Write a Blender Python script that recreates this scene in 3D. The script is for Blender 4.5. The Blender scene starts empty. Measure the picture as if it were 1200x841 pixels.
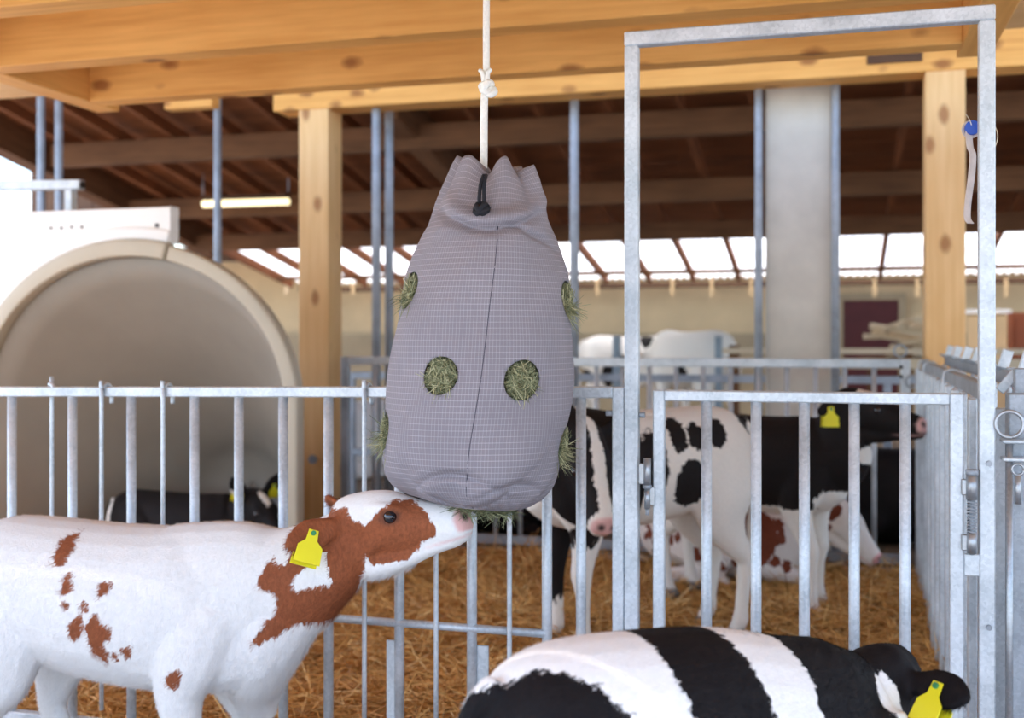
import bpy, math, random
import numpy as np
from mathutils import Matrix, Vector
random.seed(7); rng = np.random.default_rng(7)
SC = bpy.context.scene
COL = SC.collection
# ------------------------------------------------------------------ camera, sky, sun, exposure
F, YAW, HC, HY = 1330.0, math.atan(380/1330), 1.22, 398.0      # focal length in px (1200 wide), yaw, eye height, horizon row
cam_d = bpy.data.cameras.new('camera'); cam = bpy.data.objects.new('camera', cam_d); COL.objects.link(cam)
cam.location = (0, 0, HC); cam.rotation_euler = (math.pi/2, 0, YAW)
cam_d.sensor_width = 36; cam_d.lens = F/1200*36; cam_d.shift_y = -(420.5-HY)/1200
cam_d.clip_start = .05; cam_d.clip_end = 300
cam_d.dof.use_dof = True; cam_d.dof.focus_distance = 2.42; cam_d.dof.aperture_fstop = 2.8
SC.camera = cam
w = bpy.data.worlds.new('sky'); SC.world = w; w.use_nodes = True
nt = w.node_tree; bg = nt.nodes['Background']
sky = nt.nodes.new('ShaderNodeTexSky'); sky.sky_type = 'NISHITA'; sky.sun_disc = False
SUN_DIR = Vector((.33, .14, -.93)).normalized()                 # direction the light travels
sky.sun_elevation = math.asin(-SUN_DIR.z); sky.sun_rotation = math.atan2(-SUN_DIR.x, -SUN_DIR.y)
sky.air_density = 1.0; sky.dust_density = 2.0; sky.ozone_density = 1.0
nt.links.new(sky.outputs[0], bg.inputs[0]); bg.inputs[1].default_value = .62
sun_d = bpy.data.lights.new('sun', 'SUN'); sun_d.energy = 7.0; sun_d.angle = .009; sun_d.color = (1, .97, .93)
sun = bpy.data.objects.new('sun', sun_d); COL.objects.link(sun)
sun.rotation_euler = SUN_DIR.to_track_quat('-Z', 'Y').to_euler(); sun.location = (-6, 0, 8)
SC.view_settings.view_transform = 'Standard'; SC.view_settings.look = 'None'
SC.view_settings.gamma = 1; SC.view_settings.use_curve_mapping = False
SC.view_settings.exposure = 0.15

def P(px, py, Y):
    """world point on the vertical plane at depth Y that the photograph shows at (px, py)"""
    u = px-600; dx = -F*math.sin(YAW)+u*math.cos(YAW); dy = F*math.cos(YAW)+u*math.sin(YAW)
    t = Y/dy
    return Vector((dx*t, Y, HC+(HY-py)*t))

# ------------------------------------------------------------------ materials
def srgb(r, g, b):
    f = lambda c: c/12.92 if c <= .04045 else ((c+.055)/1.055)**2.4
    return (f(r/255), f(g/255), f(b/255), 1)
class NT:
    def __init__(s, name):
        s.m = bpy.data.materials.new(name); s.m.use_nodes = True; s.t = s.m.node_tree
        s.b = s.t.nodes['Principled BSDF']; s.out = s.t.nodes['Material Output']
    def n(s, typ, **kw):
        nd = s.t.nodes.new(typ)
        for k, v in kw.items():
            if k.startswith('i_'): nd.inputs[k[2:].replace('_', ' ')].default_value = v
            else: setattr(nd, k, v)
        return nd
    def l(s, a, b): s.t.links.new(a, b)
    def math(s, op, a, b=None, c=None, clamp=False):
        nd = s.n('ShaderNodeMath', operation=op, use_clamp=clamp)
        for i, v in enumerate((a, b, c)):
            if v is None: continue
            if isinstance(v, (int, float)): nd.inputs[i].default_value = v
            else: s.l(v, nd.inputs[i])
        return nd.outputs[0]
    def mix(s, f, a, b):
        nd = s.n('ShaderNodeMix', data_type='RGBA')
        for i, v in ((0, f), (6, a), (7, b)):
            if isinstance(v, (int, float)): nd.inputs[i].default_value = v
            elif isinstance(v, tuple): nd.inputs[i].default_value = v
            else: s.l(v, nd.inputs[i])
        return nd.outputs[2]
    def ramp(s, f, stops):
        nd = s.n('ShaderNodeValToRGB'); e = nd.color_ramp.elements
        while len(e) < len(stops): e.new(.5)
        for el, (p, c) in zip(e, stops): el.position = p; el.color = c
        s.l(f, nd.inputs[0]); return nd.outputs[0]
    def coords(s, scale=(1, 1, 1), rand=0.0, src='Object'):
        tc = s.n('ShaderNodeTexCoord'); o = tc.outputs[src]
        if rand:
            oi = s.n('ShaderNodeObjectInfo'); vm = s.n('ShaderNodeVectorMath', operation='SCALE'); vm.inputs['Scale'].default_value = rand
            cx = s.n('ShaderNodeCombineXYZ')
            for i in range(3): s.l(oi.outputs['Random'], cx.inputs[i])
            s.l(cx.outputs[0], vm.inputs[0]); va = s.n('ShaderNodeVectorMath', operation='ADD')
            s.l(o, va.inputs[0]); s.l(vm.outputs[0], va.inputs[1]); o = va.outputs[0]
        mp = s.n('ShaderNodeMapping'); mp.inputs['Scale'].default_value = scale; s.l(o, mp.inputs[0])
        return mp.outputs[0]
    def noise(s, vec, scale, detail=4, rough=.55):
        nd = s.n('ShaderNodeTexNoise'); nd.inputs['Scale'].default_value = scale
        nd.inputs['Detail'].default_value = detail; nd.inputs['Roughness'].default_value = rough
        s.l(vec, nd.inputs['Vector']); return nd.outputs[0]
    def bump(s, h, strength=.3, dist=.01):
        nd = s.n('ShaderNodeBump'); nd.inputs['Strength'].default_value = strength; nd.inputs['Distance'].default_value = dist
        s.l(h, nd.inputs['Height']); s.l(nd.outputs[0], s.b.inputs['Normal'])
    def base(s, c):
        if isinstance(c, tuple): s.b.inputs['Base Color'].default_value = c
        else: s.l(c, s.b.inputs['Base Color'])
    def set(s, rough=.6, metal=0, spec=.5):
        s.b.inputs['Roughness'].default_value = rough; s.b.inputs['Metallic'].default_value = metal
        s.b.inputs['Specular IOR Level'].default_value = spec; return s.m

def timber(name, c1, c2, knot, rough=.6, knots=True):
    s = NT(name)
    v = s.coords((1.2, 22, 22), rand=37.)
    g = s.noise(v, 1.6, 5, .6)
    big = s.noise(s.coords((1.5, 3, 3), rand=37.), 1.2, 2)
    f = s.math('MULTIPLY_ADD', big, .5, s.math('MULTIPLY', g, .6))
    col = s.ramp(f, [(.38, c1), (.68, c2)])
    if knots:
        vk = s.coords((3.4, 6.2, 6.2), rand=11.)
        nz = s.n('ShaderNodeTexNoise'); nz.inputs['Scale'].default_value = 5; s.l(vk, nz.inputs['Vector'])
        vm = s.n('ShaderNodeVectorMath', operation='MULTIPLY_ADD'); vm.inputs[1].default_value = (.09,)*3
        s.l(nz.outputs[1], vm.inputs[0]); s.l(vk, vm.inputs[2])
        vo = s.n('ShaderNodeTexVoronoi'); s.l(vm.outputs[0], vo.inputs['Vector']); vo.inputs['Scale'].default_value = 1.0
        vo.inputs['Randomness'].default_value = 1
        k = s.ramp(vo.outputs['Distance'], [(.10, (1, 1, 1, 1)), (.22, (0, 0, 0, 1))])
        col = s.mix(s.math('MULTIPLY', k, .75), col, knot)
    s.base(col); s.bump(g, .12, .004)
    return s.set(rough, 0, .3)
M = {}
M['beam'] = timber('honey_timber', srgb(214, 150, 74), srgb(240, 180, 100), srgb(128, 66, 28))
M['post'] = timber('pale_pine_timber', srgb(224, 174, 112), srgb(240, 196, 138), srgb(150, 88, 42))
M['barnwood'] = timber('weathered_barn_timber', srgb(88, 58, 36), srgb(120, 82, 54), srgb(60, 36, 24), .8, False)
M['barnboard'] = timber('dark_roof_boards', srgb(104, 60, 34), srgb(140, 84, 48), srgb(50, 30, 20), .85, False)
M['oldboard'] = timber('grey_brown_boards', srgb(70, 50, 38), srgb(96, 70, 52), srgb(50, 30, 20), .85, False)

def galv(name, c1, c2, rough=.45, metal=.4):
    s = NT(name); v = s.coords((1, 1, 1), rand=5.)
    vo = s.n('ShaderNodeTexVoronoi'); vo.inputs['Scale'].default_value = 150; s.l(v, vo.inputs['Vector'])
    n1 = s.noise(v, 9, 4); 
    f = s.math('MULTIPLY_ADD', s.math('MULTIPLY', vo.outputs['Color'], .2), 1., s.math('MULTIPLY', n1, .85))
    s.base(s.ramp(f, [(.3, c1), (.75, c2)]))
    r = s.math('MULTIPLY_ADD', n1, .25, rough-.12); s.l(r, s.b.inputs['Roughness'])
    s.bump(n1, .05, .002)
    s.b.inputs['Metallic'].default_value = metal
    return s.m
M['galv'] = galv('galvanised_steel', srgb(176, 184, 190), srgb(226, 231, 236))
M['galv_old'] = galv('dull_galvanised_steel', srgb(140, 146, 152), srgb(182, 188, 196), .55, .35)
M['steel'] = galv('bright_zinc_steel', srgb(150, 154, 158), srgb(190, 194, 198), .38, .8)

def plain(name, c, rough=.6, var=.12, scale=20, metal=0, bump=0, spec=.4):
    s = NT(name); n1 = s.noise(s.coords(rand=3.), scale, 4)
    d = tuple(x*(1-var) for x in c[:3])+(1,); u = tuple(min(1, x*(1+var)) for x in c[:3])+(1,)
    s.base(s.ramp(n1, [(.3, d), (.7, u)]))
    if bump: s.bump(n1, bump, .01)
    return s.set(rough, metal, spec)
M['concrete'] = plain('pale_concrete_column', srgb(204, 195, 180), .8, .08, 6, bump=.1)
M['yard'] = plain('yard_concrete', srgb(178, 178, 178), .85, .15, 3)
M['barnfloor'] = plain('barn_floor', srgb(120, 100, 78), .9, .25, 4)
M['wall'] = plain('cream_render_wall', srgb(222, 192, 148), .85, .08, 2)
M['wall_low'] = plain('tan_plinth', srgb(172, 150, 118), .85, .1, 2)
M['door'] = plain('oxblood_door', srgb(84, 34, 32), .7, .1, 5)
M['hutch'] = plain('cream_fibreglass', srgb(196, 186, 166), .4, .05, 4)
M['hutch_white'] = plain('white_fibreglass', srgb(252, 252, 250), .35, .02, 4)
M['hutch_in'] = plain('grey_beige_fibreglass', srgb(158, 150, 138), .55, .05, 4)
M['rope'] = plain('white_rope', srgb(236, 233, 224), .8, .08, 150, bump=.4)
M['cord'] = plain('black_cord', srgb(28, 28, 34), .8, .3, 200, bump=.4)
M['tag'] = plain('yellow_plastic', srgb(240, 226, 40), .4, .04, 10)
M['tagstud'] = plain('green_plastic', srgb(60, 140, 90), .4, .05, 10)
M['dark'] = plain('dark_hole', srgb(30, 28, 26), .6, .1, 10)
M['blue'] = plain('blue_plastic', srgb(50, 90, 190), .4, .05, 10)
M['strap'] = plain('soiled_white_strap', srgb(214, 200, 194), .7, .12, 30)
M['redbrown'] = plain('red_brown_paint', srgb(150, 78, 46), .6, .1, 5)
M['greypaint'] = plain('blue_grey_paint', srgb(140, 152, 160), .6, .1, 5)
M['palewood'] = timber('pale_offcut_wood', srgb(196, 172, 138), srgb(222, 202, 172), srgb(120, 80, 40), .7, False)
M['eye'] = plain('eye_glossy', srgb(26, 20, 24), .08, .1, 50, spec=.8)
s = NT('lamp_tube'); s.base((1, .9, .6, 1)); s.b.inputs['Emission Color'].default_value = (1, .86, .5, 1); s.b.inputs['Emission Strength'].default_value = 1.6; M['lamp'] = s.set()
s = NT('translucent_sheet'); tr = s.n('ShaderNodeBsdfTranslucent'); tr.inputs[0].default_value = (.92, .9, .86, 1)
df = s.n('ShaderNodeBsdfDiffuse'); df.inputs[0].default_value = (.8, .78, .74, 1); mx = s.n('ShaderNodeMixShader'); mx.inputs[0].default_value = .7
s.l(df.outputs[0], mx.inputs[1]); s.l(tr.outputs[0], mx.inputs[2]); s.l(mx.outputs[0], s.out.inputs[0]); M['sheet'] = s.m

def coat(name, white, patch, pink, dark=(.03, .025, .025, 1)):
    s = NT(name)
    at = lambda n: s.n('ShaderNodeAttribute', attribute_name=n).outputs['Fac']
    v = s.coords((45, 90, 22)); nz = s.noise(v, 1.6, 3); v2 = s.coords((16, 16, 11)); nz2 = s.noise(v2, 1.5, 2)
    off = s.math('ADD', s.math('MULTIPLY', s.math('SUBTRACT', nz, .5), .028), s.math('MULTIPLY', s.math('SUBTRACT', nz2, .5), .02))
    f = s.math('ADD', at('patch'), off)
    f = s.math('MULTIPLY_ADD', f, 240., .5, clamp=True)
    hair = s.noise(s.coords((60, 120, 40)), 2.2, 4, .65)
    wc = s.ramp(hair, [(.3, tuple(x*.93 for x in white[:3])+(1,)), (.65, white)])
    pc = s.ramp(hair, [(.3, tuple(x*.7 for x in patch[:3])+(1,)), (.7, tuple(min(1, x*1.15) for x in patch[:3])+(1,))])
    c = s.mix(f, wc, pc)
    c = s.mix(s.math('MULTIPLY', at('pink'), 1., clamp=True), c, pink)
    c = s.mix(s.math('MULTIPLY', at('dark'), 1., clamp=True), c, dark)
    s.base(c); s.bump(hair, .35, .004)
    return s.set(.7, 0, .2)
WH = srgb(250, 247, 244)
M['coat_red'] = coat('red_white_coat', srgb(238, 234, 231), srgb(150, 84, 52), srgb(228, 176, 168))
M['coat_black'] = coat('black_white_coat', WH, srgb(24, 20, 22), srgb(222, 172, 164))
M['coat_pen'] = coat('black_cream_coat', srgb(240, 232, 222), srgb(28, 22, 21), srgb(226, 176, 168))
M['coat_penred'] = coat('red_cream_coat', srgb(240, 228, 220), srgb(126, 62, 40), srgb(226, 160, 156))

def strand_mat(name, stops, rough=.6):
    s = NT(name); a = s.n('ShaderNodeAttribute', attribute_name='tint').outputs['Fac']
    s.base(s.ramp(a, stops)); return s.set(rough, 0, .3)
M['straw'] = strand_mat('straw', [(0, srgb(150, 100, 50)), (.4, srgb(212, 154, 84)), (.75, srgb(240, 190, 116)), (1, srgb(250, 222, 166))])
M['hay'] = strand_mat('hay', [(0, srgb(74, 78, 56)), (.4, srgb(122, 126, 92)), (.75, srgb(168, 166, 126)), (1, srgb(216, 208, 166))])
M['strawbed'] = plain('straw_bed', srgb(172, 122, 68), .9, .45, 28, bump=.6)

# ripstop cloth: fine pale grid over grey-mauve
s = NT('grey_ripstop_cloth'); uv = s.n('ShaderNodeUVMap', uv_map='UVMap'); sp = s.n('ShaderNodeSeparateXYZ'); s.l(uv.outputs[0], sp.inputs[0])
def gline(o, per, wd):
    fr = s.math('FRACT', s.math('DIVIDE', o, per)); return s.math('LESS_THAN', s.math('ABSOLUTE', s.math('SUBTRACT', fr, .5)), wd/per/2)
lh = gline(sp.outputs[1], .0125, .0014); lv = gline(sp.outputs[0], .0068, .0011)
v = s.coords(); n1 = s.noise(v, 7, 4); n2 = s.noise(v, 400, 2)
c = s.mix(n1, srgb(124, 118, 124), srgb(143, 135, 140))
c = s.mix(s.math('MULTIPLY', lv, .22), c, srgb(205, 200, 205)); c = s.mix(s.math('MULTIPLY', lh, s.math('MULTIPLY_ADD', n1, .7, -.16)), c, srgb(222, 216, 220))
s.base(c); wr = s.noise(s.coords((1, 1, 1.6)), 16, 5, .6); s.bump(wr, .4, .015); M['cloth'] = s.set(.75, 0, .25)

# ------------------------------------------------------------------ object helpers
W = {}
def link(o, parent=None, m=None):
    COL.objects.link(o); m = m if m is not None else Matrix.Identity(4); W[o.name] = m.copy()
    if parent is not None:
        o.parent = parent; o.matrix_parent_inverse = W[parent.name].inverted()
    o.matrix_basis = m; return o
def T(v): return Matrix.Translation(Vector(v))
def tag(o, label, cat=None, group=None, kind=None):
    o['label'] = label
    if cat: o['category'] = cat
    if group: o['group'] = group
    if kind: o['kind'] = kind
    return o
def empty(name, loc, label=None, cat=None, group=None, kind=None):
    o = bpy.data.objects.new(name, None); o.empty_display_size = .1; link(o, None, T(loc))
    if label: tag(o, label, cat, group, kind)
    elif kind: o['kind'] = kind
    return o
def mesh_from(name, v, f, mat, smooth=True):
    me = bpy.data.meshes.new(name); me.from_pydata([tuple(x) for x in v], [], [tuple(x) for x in f]); me.materials.append(mat)
    if smooth: me.shade_smooth()
    me.update(); return me
def obj(name, me, parent=None, m=None):
    return link(bpy.data.objects.new(name, me), parent, m)
_cache = {}
def box_mesh(sx, sy, sz, mat, bev=.003):
    k = ('b', round(sx, 4), round(sy, 4), round(sz, 4), mat.name)
    if k in _cache: return _cache[k]
    b = min(bev, sx*.3, sy*.3, sz*.3); v = []; f = []
    # chamfered box: 24 vertices
    import itertools
    idx = {}
    for ax in range(3):
        for sg in itertools.product((-1, 1), repeat=3):
            h = [sx/2-b, sy/2-b, sz/2-b]; h[ax] += b
            idx[(ax, sg)] = len(v); v.append([sg[i]*h[i] for i in range(3)])
    for ax in range(3):
        o1, o2 = [(1, 2), (2, 0), (0, 1)][ax]
        for s_ in (-1, 1):
            q = []
            for a, c in ((-1, -1), (1, -1), (1, 1), (-1, 1)):
                sg = [0]*3; sg[ax] = s_; sg[o1] = a; sg[o2] = c; q.append(idx[(ax, tuple(sg))])
            f.append(q if s_ > 0 else q[::-1])
    for ax in range(3):      # edges running along ax
        o1, o2 = [(1, 2), (2, 0), (0, 1)][ax]
        for a in (-1, 1):
            for c in (-1, 1):
                def g(A, s_):
                    sg = [0]*3; sg[ax] = s_; sg[o1] = a; sg[o2] = c; return idx[(A, tuple(sg))]
                q = [g(o1, -1), g(o1, 1), g(o2, 1), g(o2, -1)]
                f.append(q if a*c < 0 else q[::-1])
    for sg in itertools.product((-1, 1), repeat=3):
        q = [idx[(0, sg)], idx[(1, sg)], idx[(2, sg)]]
        f.append(q if sg[0]*sg[1]*sg[2] > 0 else q[::-1])
    me = mesh_from('box', v, f, mat, False); _cache[k] = me; return me
def box(name, c, size, mat, parent=None, rot=None, bev=.003):
    m = T(c)
    if rot is not None: m = m @ rot
    return obj(name, box_mesh(*size, mat, bev), parent, m)
def box2(name, p0, p1, sy, sz, mat, parent=None, bev=.003, roll=None):
    """bar from p0 to p1, length along its local X"""
    p0, p1 = Vector(p0), Vector(p1); d = p1-p0; L = d.length
    if abs(d.z)/L > .99: q = Vector((0, 0, 1)).to_track_quat('X', 'Y') if False else Matrix(((0, 0, -1), (0, 1, 0), (1, 0, 0))).to_quaternion()
    else: 
        x = d/L; y = Vector((0, 0, 1)).cross(x).normalized(); z = x.cross(y)
        q = Matrix((x, y, z)).transposed().to_quaternion()
    m = T((p0+p1)/2) @ q.to_matrix().to_4x4()
    if roll: m = m @ Matrix.Rotation(roll, 4, 'X')
    return obj(name, box_mesh(L, sy, sz, mat, bev), parent, m)
def cyl_mesh(r, L, mat, n=14, hollow=False):
    k = ('c', round(r, 4), round(L, 4), mat.name, n)
    if k in _cache: return _cache[k]
    v = []; f = []
    for z in (-L/2, L/2):
        for i in range(n): a = 2*math.pi*i/n; v.append((r*math.cos(a), r*math.sin(a), z))
    for i in range(n): f.append((i, (i+1) % n, n+(i+1) % n, n+i))
    f.append(tuple(range(n-1, -1, -1))); f.append(tuple(range(n, 2*n)))
    me = mesh_from('rod', v, f, mat, False)
    for p in me.polygons[:n]: p.use_smooth = True
    _cache[k] = me; return me
def cyl(name, p0, p1, r, mat, parent=None, n=14):
    p0, p1 = Vector(p0), Vector(p1); d = p1-p0
    m = T((p0+p1)/2) @ d.to_track_quat('Z', 'Y').to_matrix().to_4x4()
    return obj(name, cyl_mesh(r, d.length, mat, n), parent, m)
def catmull(pts, nsub):
    p = np.asarray(pts, float); n = len(p); out = []
    for i in range(n-1):
        p0 = p[max(i-1, 0)]; p1 = p[i]; p2 = p[i+1]; p3 = p[min(i+2, n-1)]
        for t in np.linspace(0, 1, nsub, endpoint=False):
            out.append(.5*((2*p1)+(-p0+p2)*t+(2*p0-5*p1+4*p2-p3)*t*t+(-p0+3*p1-3*p2+p3)*t**3))
    out.append(p[-1]); return np.array(out)
def loft(pts, S, nsub=5, ring=18):
    """closed tube through (x,y,z,half-width along S,half-height) stations"""
    q = catmull(pts, nsub); c = q[:, :3]; a = np.maximum(q[:, 3], .003); b = np.maximum(q[:, 4], .003)
    S = np.asarray(S, float); S = S/np.linalg.norm(S); tg = np.gradient(c, axis=0); v = []; f = []
    for i in range(len(c)):
        t = tg[i]/np.linalg.norm(tg[i]); U = np.cross(t, S); U /= np.linalg.norm(U); S2 = np.cross(U, t)
        th = np.linspace(0, 2*np.pi, ring, endpoint=False)
        v.append(c[i]+np.outer(np.cos(th)*a[i], S2)+np.outer(np.sin(th)*b[i], U))
    e0 = c[0]-tg[0]/np.linalg.norm(tg[0])*min(a[0], b[0])*.5; e1 = c[-1]+tg[-1]/np.linalg.norm(tg[-1])*min(a[-1], b[-1])*.5
    v = np.vstack(v+[e0[None], e1[None]]); n = len(c); k = len(v)
    for i in range(n-1):
        for j in range(ring): f.append((i*ring+j, i*ring+(j+1) % ring, (i+1)*ring+(j+1) % ring, (i+1)*ring+j))
    for j in range(ring):
        f.append((k-2, (j+1) % ring, j)); f.append((k-1, (n-1)*ring+j, (n-1)*ring+(j+1) % ring))
    return v, f
def merge(parts):
    V = []; Fc = []; o = 0
    for v, f in parts:
        V.append(np.asarray(v)); Fc += [tuple(i+o for i in q) for q in f]; o += len(v)
    return np.vstack(V), Fc
def sweep(pts, r, nsub=6, ring=10):
    """round tube along a curve; r number or list"""
    p = np.asarray(pts, float); rr = np.full(len(p), r) if np.isscalar(r) else np.asarray(r)
    q = catmull(np.column_stack([p, rr]), nsub); c = q[:, :3]; tg = np.gradient(c, axis=0); tg /= np.linalg.norm(tg, axis=1)[:, None]
    ref = np.array([0, 0, 1.]) if abs(tg[0][2]) < .9 else np.array([1., 0, 0]); v = []; f = []
    u = np.cross(tg[0], ref); u /= np.linalg.norm(u)
    for i in range(len(c)):
        u = u-tg[i]*np.dot(u, tg[i]); u /= np.linalg.norm(u); w_ = np.cross(tg[i], u)
        th = np.linspace(0, 2*np.pi, ring, endpoint=False)
        v.append(c[i]+q[i, 3]*(np.outer(np.cos(th), u)+np.outer(np.sin(th), w_)))
    n = len(c); v = np.vstack(v+[c[:1], c[-1:]]); k = len(v)
    for i in range(n-1):
        for j in range(ring): f.append((i*ring+j, i*ring+(j+1) % ring, (i+1)*ring+(j+1) % ring, (i+1)*ring+j))
    for j in range(ring):
        f.append((k-2, (j+1) % ring, j)); f.append((k-1, (n-1)*ring+j, (n-1)*ring+(j+1) % ring))
    return v, f
def sweep_obj(name, pts, r, mat, parent=None, base=None, nsub=6, ring=10):
    b = np.array(base if base is not None else pts[0], float)
    v, f = sweep(np.asarray(pts, float)-b, r, nsub, ring)
    return obj(name, mesh_from(name, v, f, mat), parent, T(b))
def ring_pts(c, R, ax1, ax2, n=14, a0=0, a1=2*math.pi):
    c = np.array(c, float); ax1 = np.array(ax1, float); ax2 = np.array(ax2, float)
    return [c+R*(math.cos(a)*ax1+math.sin(a)*ax2) for a in np.linspace(a0, a1, n)]
def fast_mesh(name, V, Fq, mat, attrs=None, smooth=True):
    """mesh from numpy arrays of same-size faces"""
    me = bpy.data.meshes.new(name); n, k = Fq.shape
    me.vertices.add(len(V)); me.vertices.foreach_set('co', np.ascontiguousarray(V, np.float32).ravel())
    me.loops.add(n*k); me.loops.foreach_set('vertex_index', np.ascontiguousarray(Fq, np.int32).ravel())
    me.polygons.add(n); me.polygons.foreach_set('loop_start', np.arange(0, n*k, k, dtype=np.int32))
    me.polygons.foreach_set('use_smooth', np.full(n, smooth))
    for nm, a in (attrs or {}).items():
        at = me.attributes.new(nm, 'FLOAT', 'POINT'); at.data.foreach_set('value', np.ascontiguousarray(a, np.float32))
    me.materials.append(mat); me.update(calc_edges=True); me.validate(); return me
def strands(roots, dirs, L, wd, bend, tint):
    """flat bent blades: 2 quads each"""
    n = len(roots); d = dirs/np.linalg.norm(dirs, axis=1)[:, None]
    r = rng.normal(size=(n, 3)); sd = np.cross(d, r); sd /= np.linalg.norm(sd, axis=1)[:, None]; nb = np.cross(d, sd)
    L = L[:, None]; mid = roots+d*L*.5+nb*bend[:, None]*L; tip = roots+d*L; sw = sd*wd[:, None]*.5
    V = np.stack([roots-sw, roots+sw, mid-sw, mid+sw, tip-sw*.5, tip+sw*.5], 1).reshape(-1, 3)
    b = np.arange(n)[:, None]*6
    Fq = np.concatenate([b+np.array([0, 1, 3, 2]), b+np.array([2, 3, 5, 4])])
    return V, Fq, np.repeat(tint, 6)

# ------------------------------------------------------------------ ground and straw
def struct(o, label=None):
    o['kind'] = 'structure'
    if label: o['label'] = label
    return o
struct(obj('floor', fast_mesh('floor', np.array([[-40, -30, 0], [40, -30, 0], [40, 60, 0], [-40, 60, 0]], float), np.array([[0, 1, 2, 3]]), M['yard'])), 'pale concrete yard')
def hgt(x, y): return .035+.022*np.sin(3.1*x+1.3*y)+.02*np.sin(5.3*y-2.2*x)+.012*np.sin(9*x+7*y)
gx = np.linspace(-4.9, .5, 110); gy = np.linspace(2.5, 6.02, 80); GX, GY = np.meshgrid(gx, gy)
GZ = hgt(GX, GY)+rng.normal(0, .006, GX.shape); V = np.column_stack([GX.ravel(), GY.ravel(), GZ.ravel()])
ii = np.arange(110*80).reshape(80, 110); Fq = np.stack([ii[:-1, :-1], ii[:-1, 1:], ii[1:, 1:], ii[1:, :-1]], -1).reshape(-1, 4)
bed = struct(obj('floor_straw_bed', fast_mesh('bed', V, Fq, M['strawbed'])), 'deep trodden straw bed of the calf pen')
N = 90000
x = rng.uniform(-3.4, .45, N); y = 2.75+(6.0-2.75)*rng.uniform(0, 1, N)**.85
d = np.column_stack([rng.normal(size=N), rng.normal(size=N), rng.normal(0, .22, N)])
rt = np.column_stack([x, y, hgt(x, y)+rng.uniform(-.005, .03, N)])
V, Fq, tn = strands(rt, d, rng.uniform(.05, .19, N), rng.uniform(.0025, .0055, N), rng.normal(0, .06, N), np.clip(rng.beta(2, 2, N), 0, 1))
st = tag(obj('straw', fast_mesh('straw', V, Fq, M['straw'], {'tint': tn}, False)), 'loose golden brown straw littering the pen floor', 'straw', kind='stuff')
struct(box('floor_barn', (0, 12.4, .012), (22, 12.0, .02), M['barnfloor']), 'brown littered barn floor')

# ------------------------------------------------------------------ timber canopy over the pens
can = empty('roof_canopy', (-1.3, 3.0, 2.28), 'honey coloured timber canopy of beams and joists over the pens', None, None, 'structure')
ZB, ZT = 2.28, 2.50
for yb in (-.0, .53, 1.18, 1.83, 2.48, 3.14, 3.80, 4.45):
    box2('beam', (-3.2, yb-.055, (ZB+ZT)/2), (.435, yb-.055, (ZB+ZT)/2), .11, ZT-ZB, M['beam'], can, .004)
for x0 in (-3.26, .495):
    box2('joist', (x0, -.15, (ZB+ZT)/2), (x0, 4.57, (ZB+ZT)/2), .12, ZT-ZB, M['beam'], can, .004)
YH = 6.2; hl = P(320, 130, YH).x
box2('header_beam', (hl, YH+.1, 2.73), (5.0, YH+.1, 2.73), .2, .26, M['beam'], can, .004)
for xc_ in (-3.008, .538): box2('post', (xc_, YH+.1, 0), (xc_, YH+.1, 2.60), .195, .193, M['post'], can, .004)
a = P(197, 124, YH-.05); b = P(253, 124, YH-.05)
box2('support_block', (a.x, YH-.05, a.z+.02), (b.x, YH-.05, a.z+.02), .09, .10, M['beam'], can)
a = P(1016, 70, YH-.006); b = P(1081, 70, YH-.006); box2('notch_shade_block', (a.x, YH-.006, a.z), (b.x, YH-.006, a.z), .012, .05, M['oldboard'], can)  # dark thin block stands in for the shade of a notch in the header
for i in range(17):
    y0 = -.19+i*.31; box2('roof_board', (-4.8, y0+.155, 2.515), (3.7, y0+.155, 2.515), .306, .022, M['post'], can)  # overhang past the left joist is added out of view to shade the hutch
bl = P(367, 538, YH); cyl('bolt_head', (bl.x, YH+.004, bl.z), (bl.x, YH-.014, bl.z), .026, M['galv_old'], can)

# ------------------------------------------------------------------ barn behind: roof, skylights, walls
def zr(Y): return 2.10+.19*(16-Y)
XL, XR = -8.1, 5.2
barn = empty('roof_barn', (-1, 12, 2.4), 'dark brown boarded barn roof with purlins, rafters and a bright skylight strip', None, None, 'structure')
Yf, Ys = 3.9, 13.85  # roof front carried forward, unseen, to keep skylight off header and pen
nb_ = 30; dy = (Ys-Yf)/nb_
for i in range(nb_):
    y0 = Yf+i*dy; y1 = y0+dy*.985
    v = [(XL, y0, zr(y0)+.07), (XR, y0, zr(y0)+.07), (XR, y1, zr(y1)+.07), (XL, y1, zr(y1)+.07)]
    vv = np.array(v+[(a_, b_, c_+.03) for a_, b_, c_ in v]); o0 = np.array([(XL+XR)/2, (y0+y1)/2, zr((y0+y1)/2)+.08])
    obj('roof_board', mesh_from('board', vv-o0, [(0, 3, 2, 1), (4, 5, 6, 7), (0, 1, 5, 4), (1, 2, 6, 5), (2, 3, 7, 6), (3, 0, 4, 7)], M['barnboard'], False), barn, T(o0))
for Yp, hh, oz in ((7.8, .22, .12), (9.72, .22, .12), (11.5, .22, .12), (12.95, .2, .12), (15.3, .06, .07)):
    box2('purlin', (XL+.1 if Yp > 10 else XL+.55, Yp, zr(Yp)-oz-hh/2), (XR, Yp, zr(Yp)-oz-hh/2), .14 if Yp < 15 else .06, hh, M['barnwood'], barn)
xs = np.arange(XL+.05, XR, .615)
for x0 in xs:
    box2('rafter', (x0, Yf+.1, zr(Yf+.1)-.05), (x0, 15.85, zr(15.85)-.05), .055, .12, M['barnboard'], barn)
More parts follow.
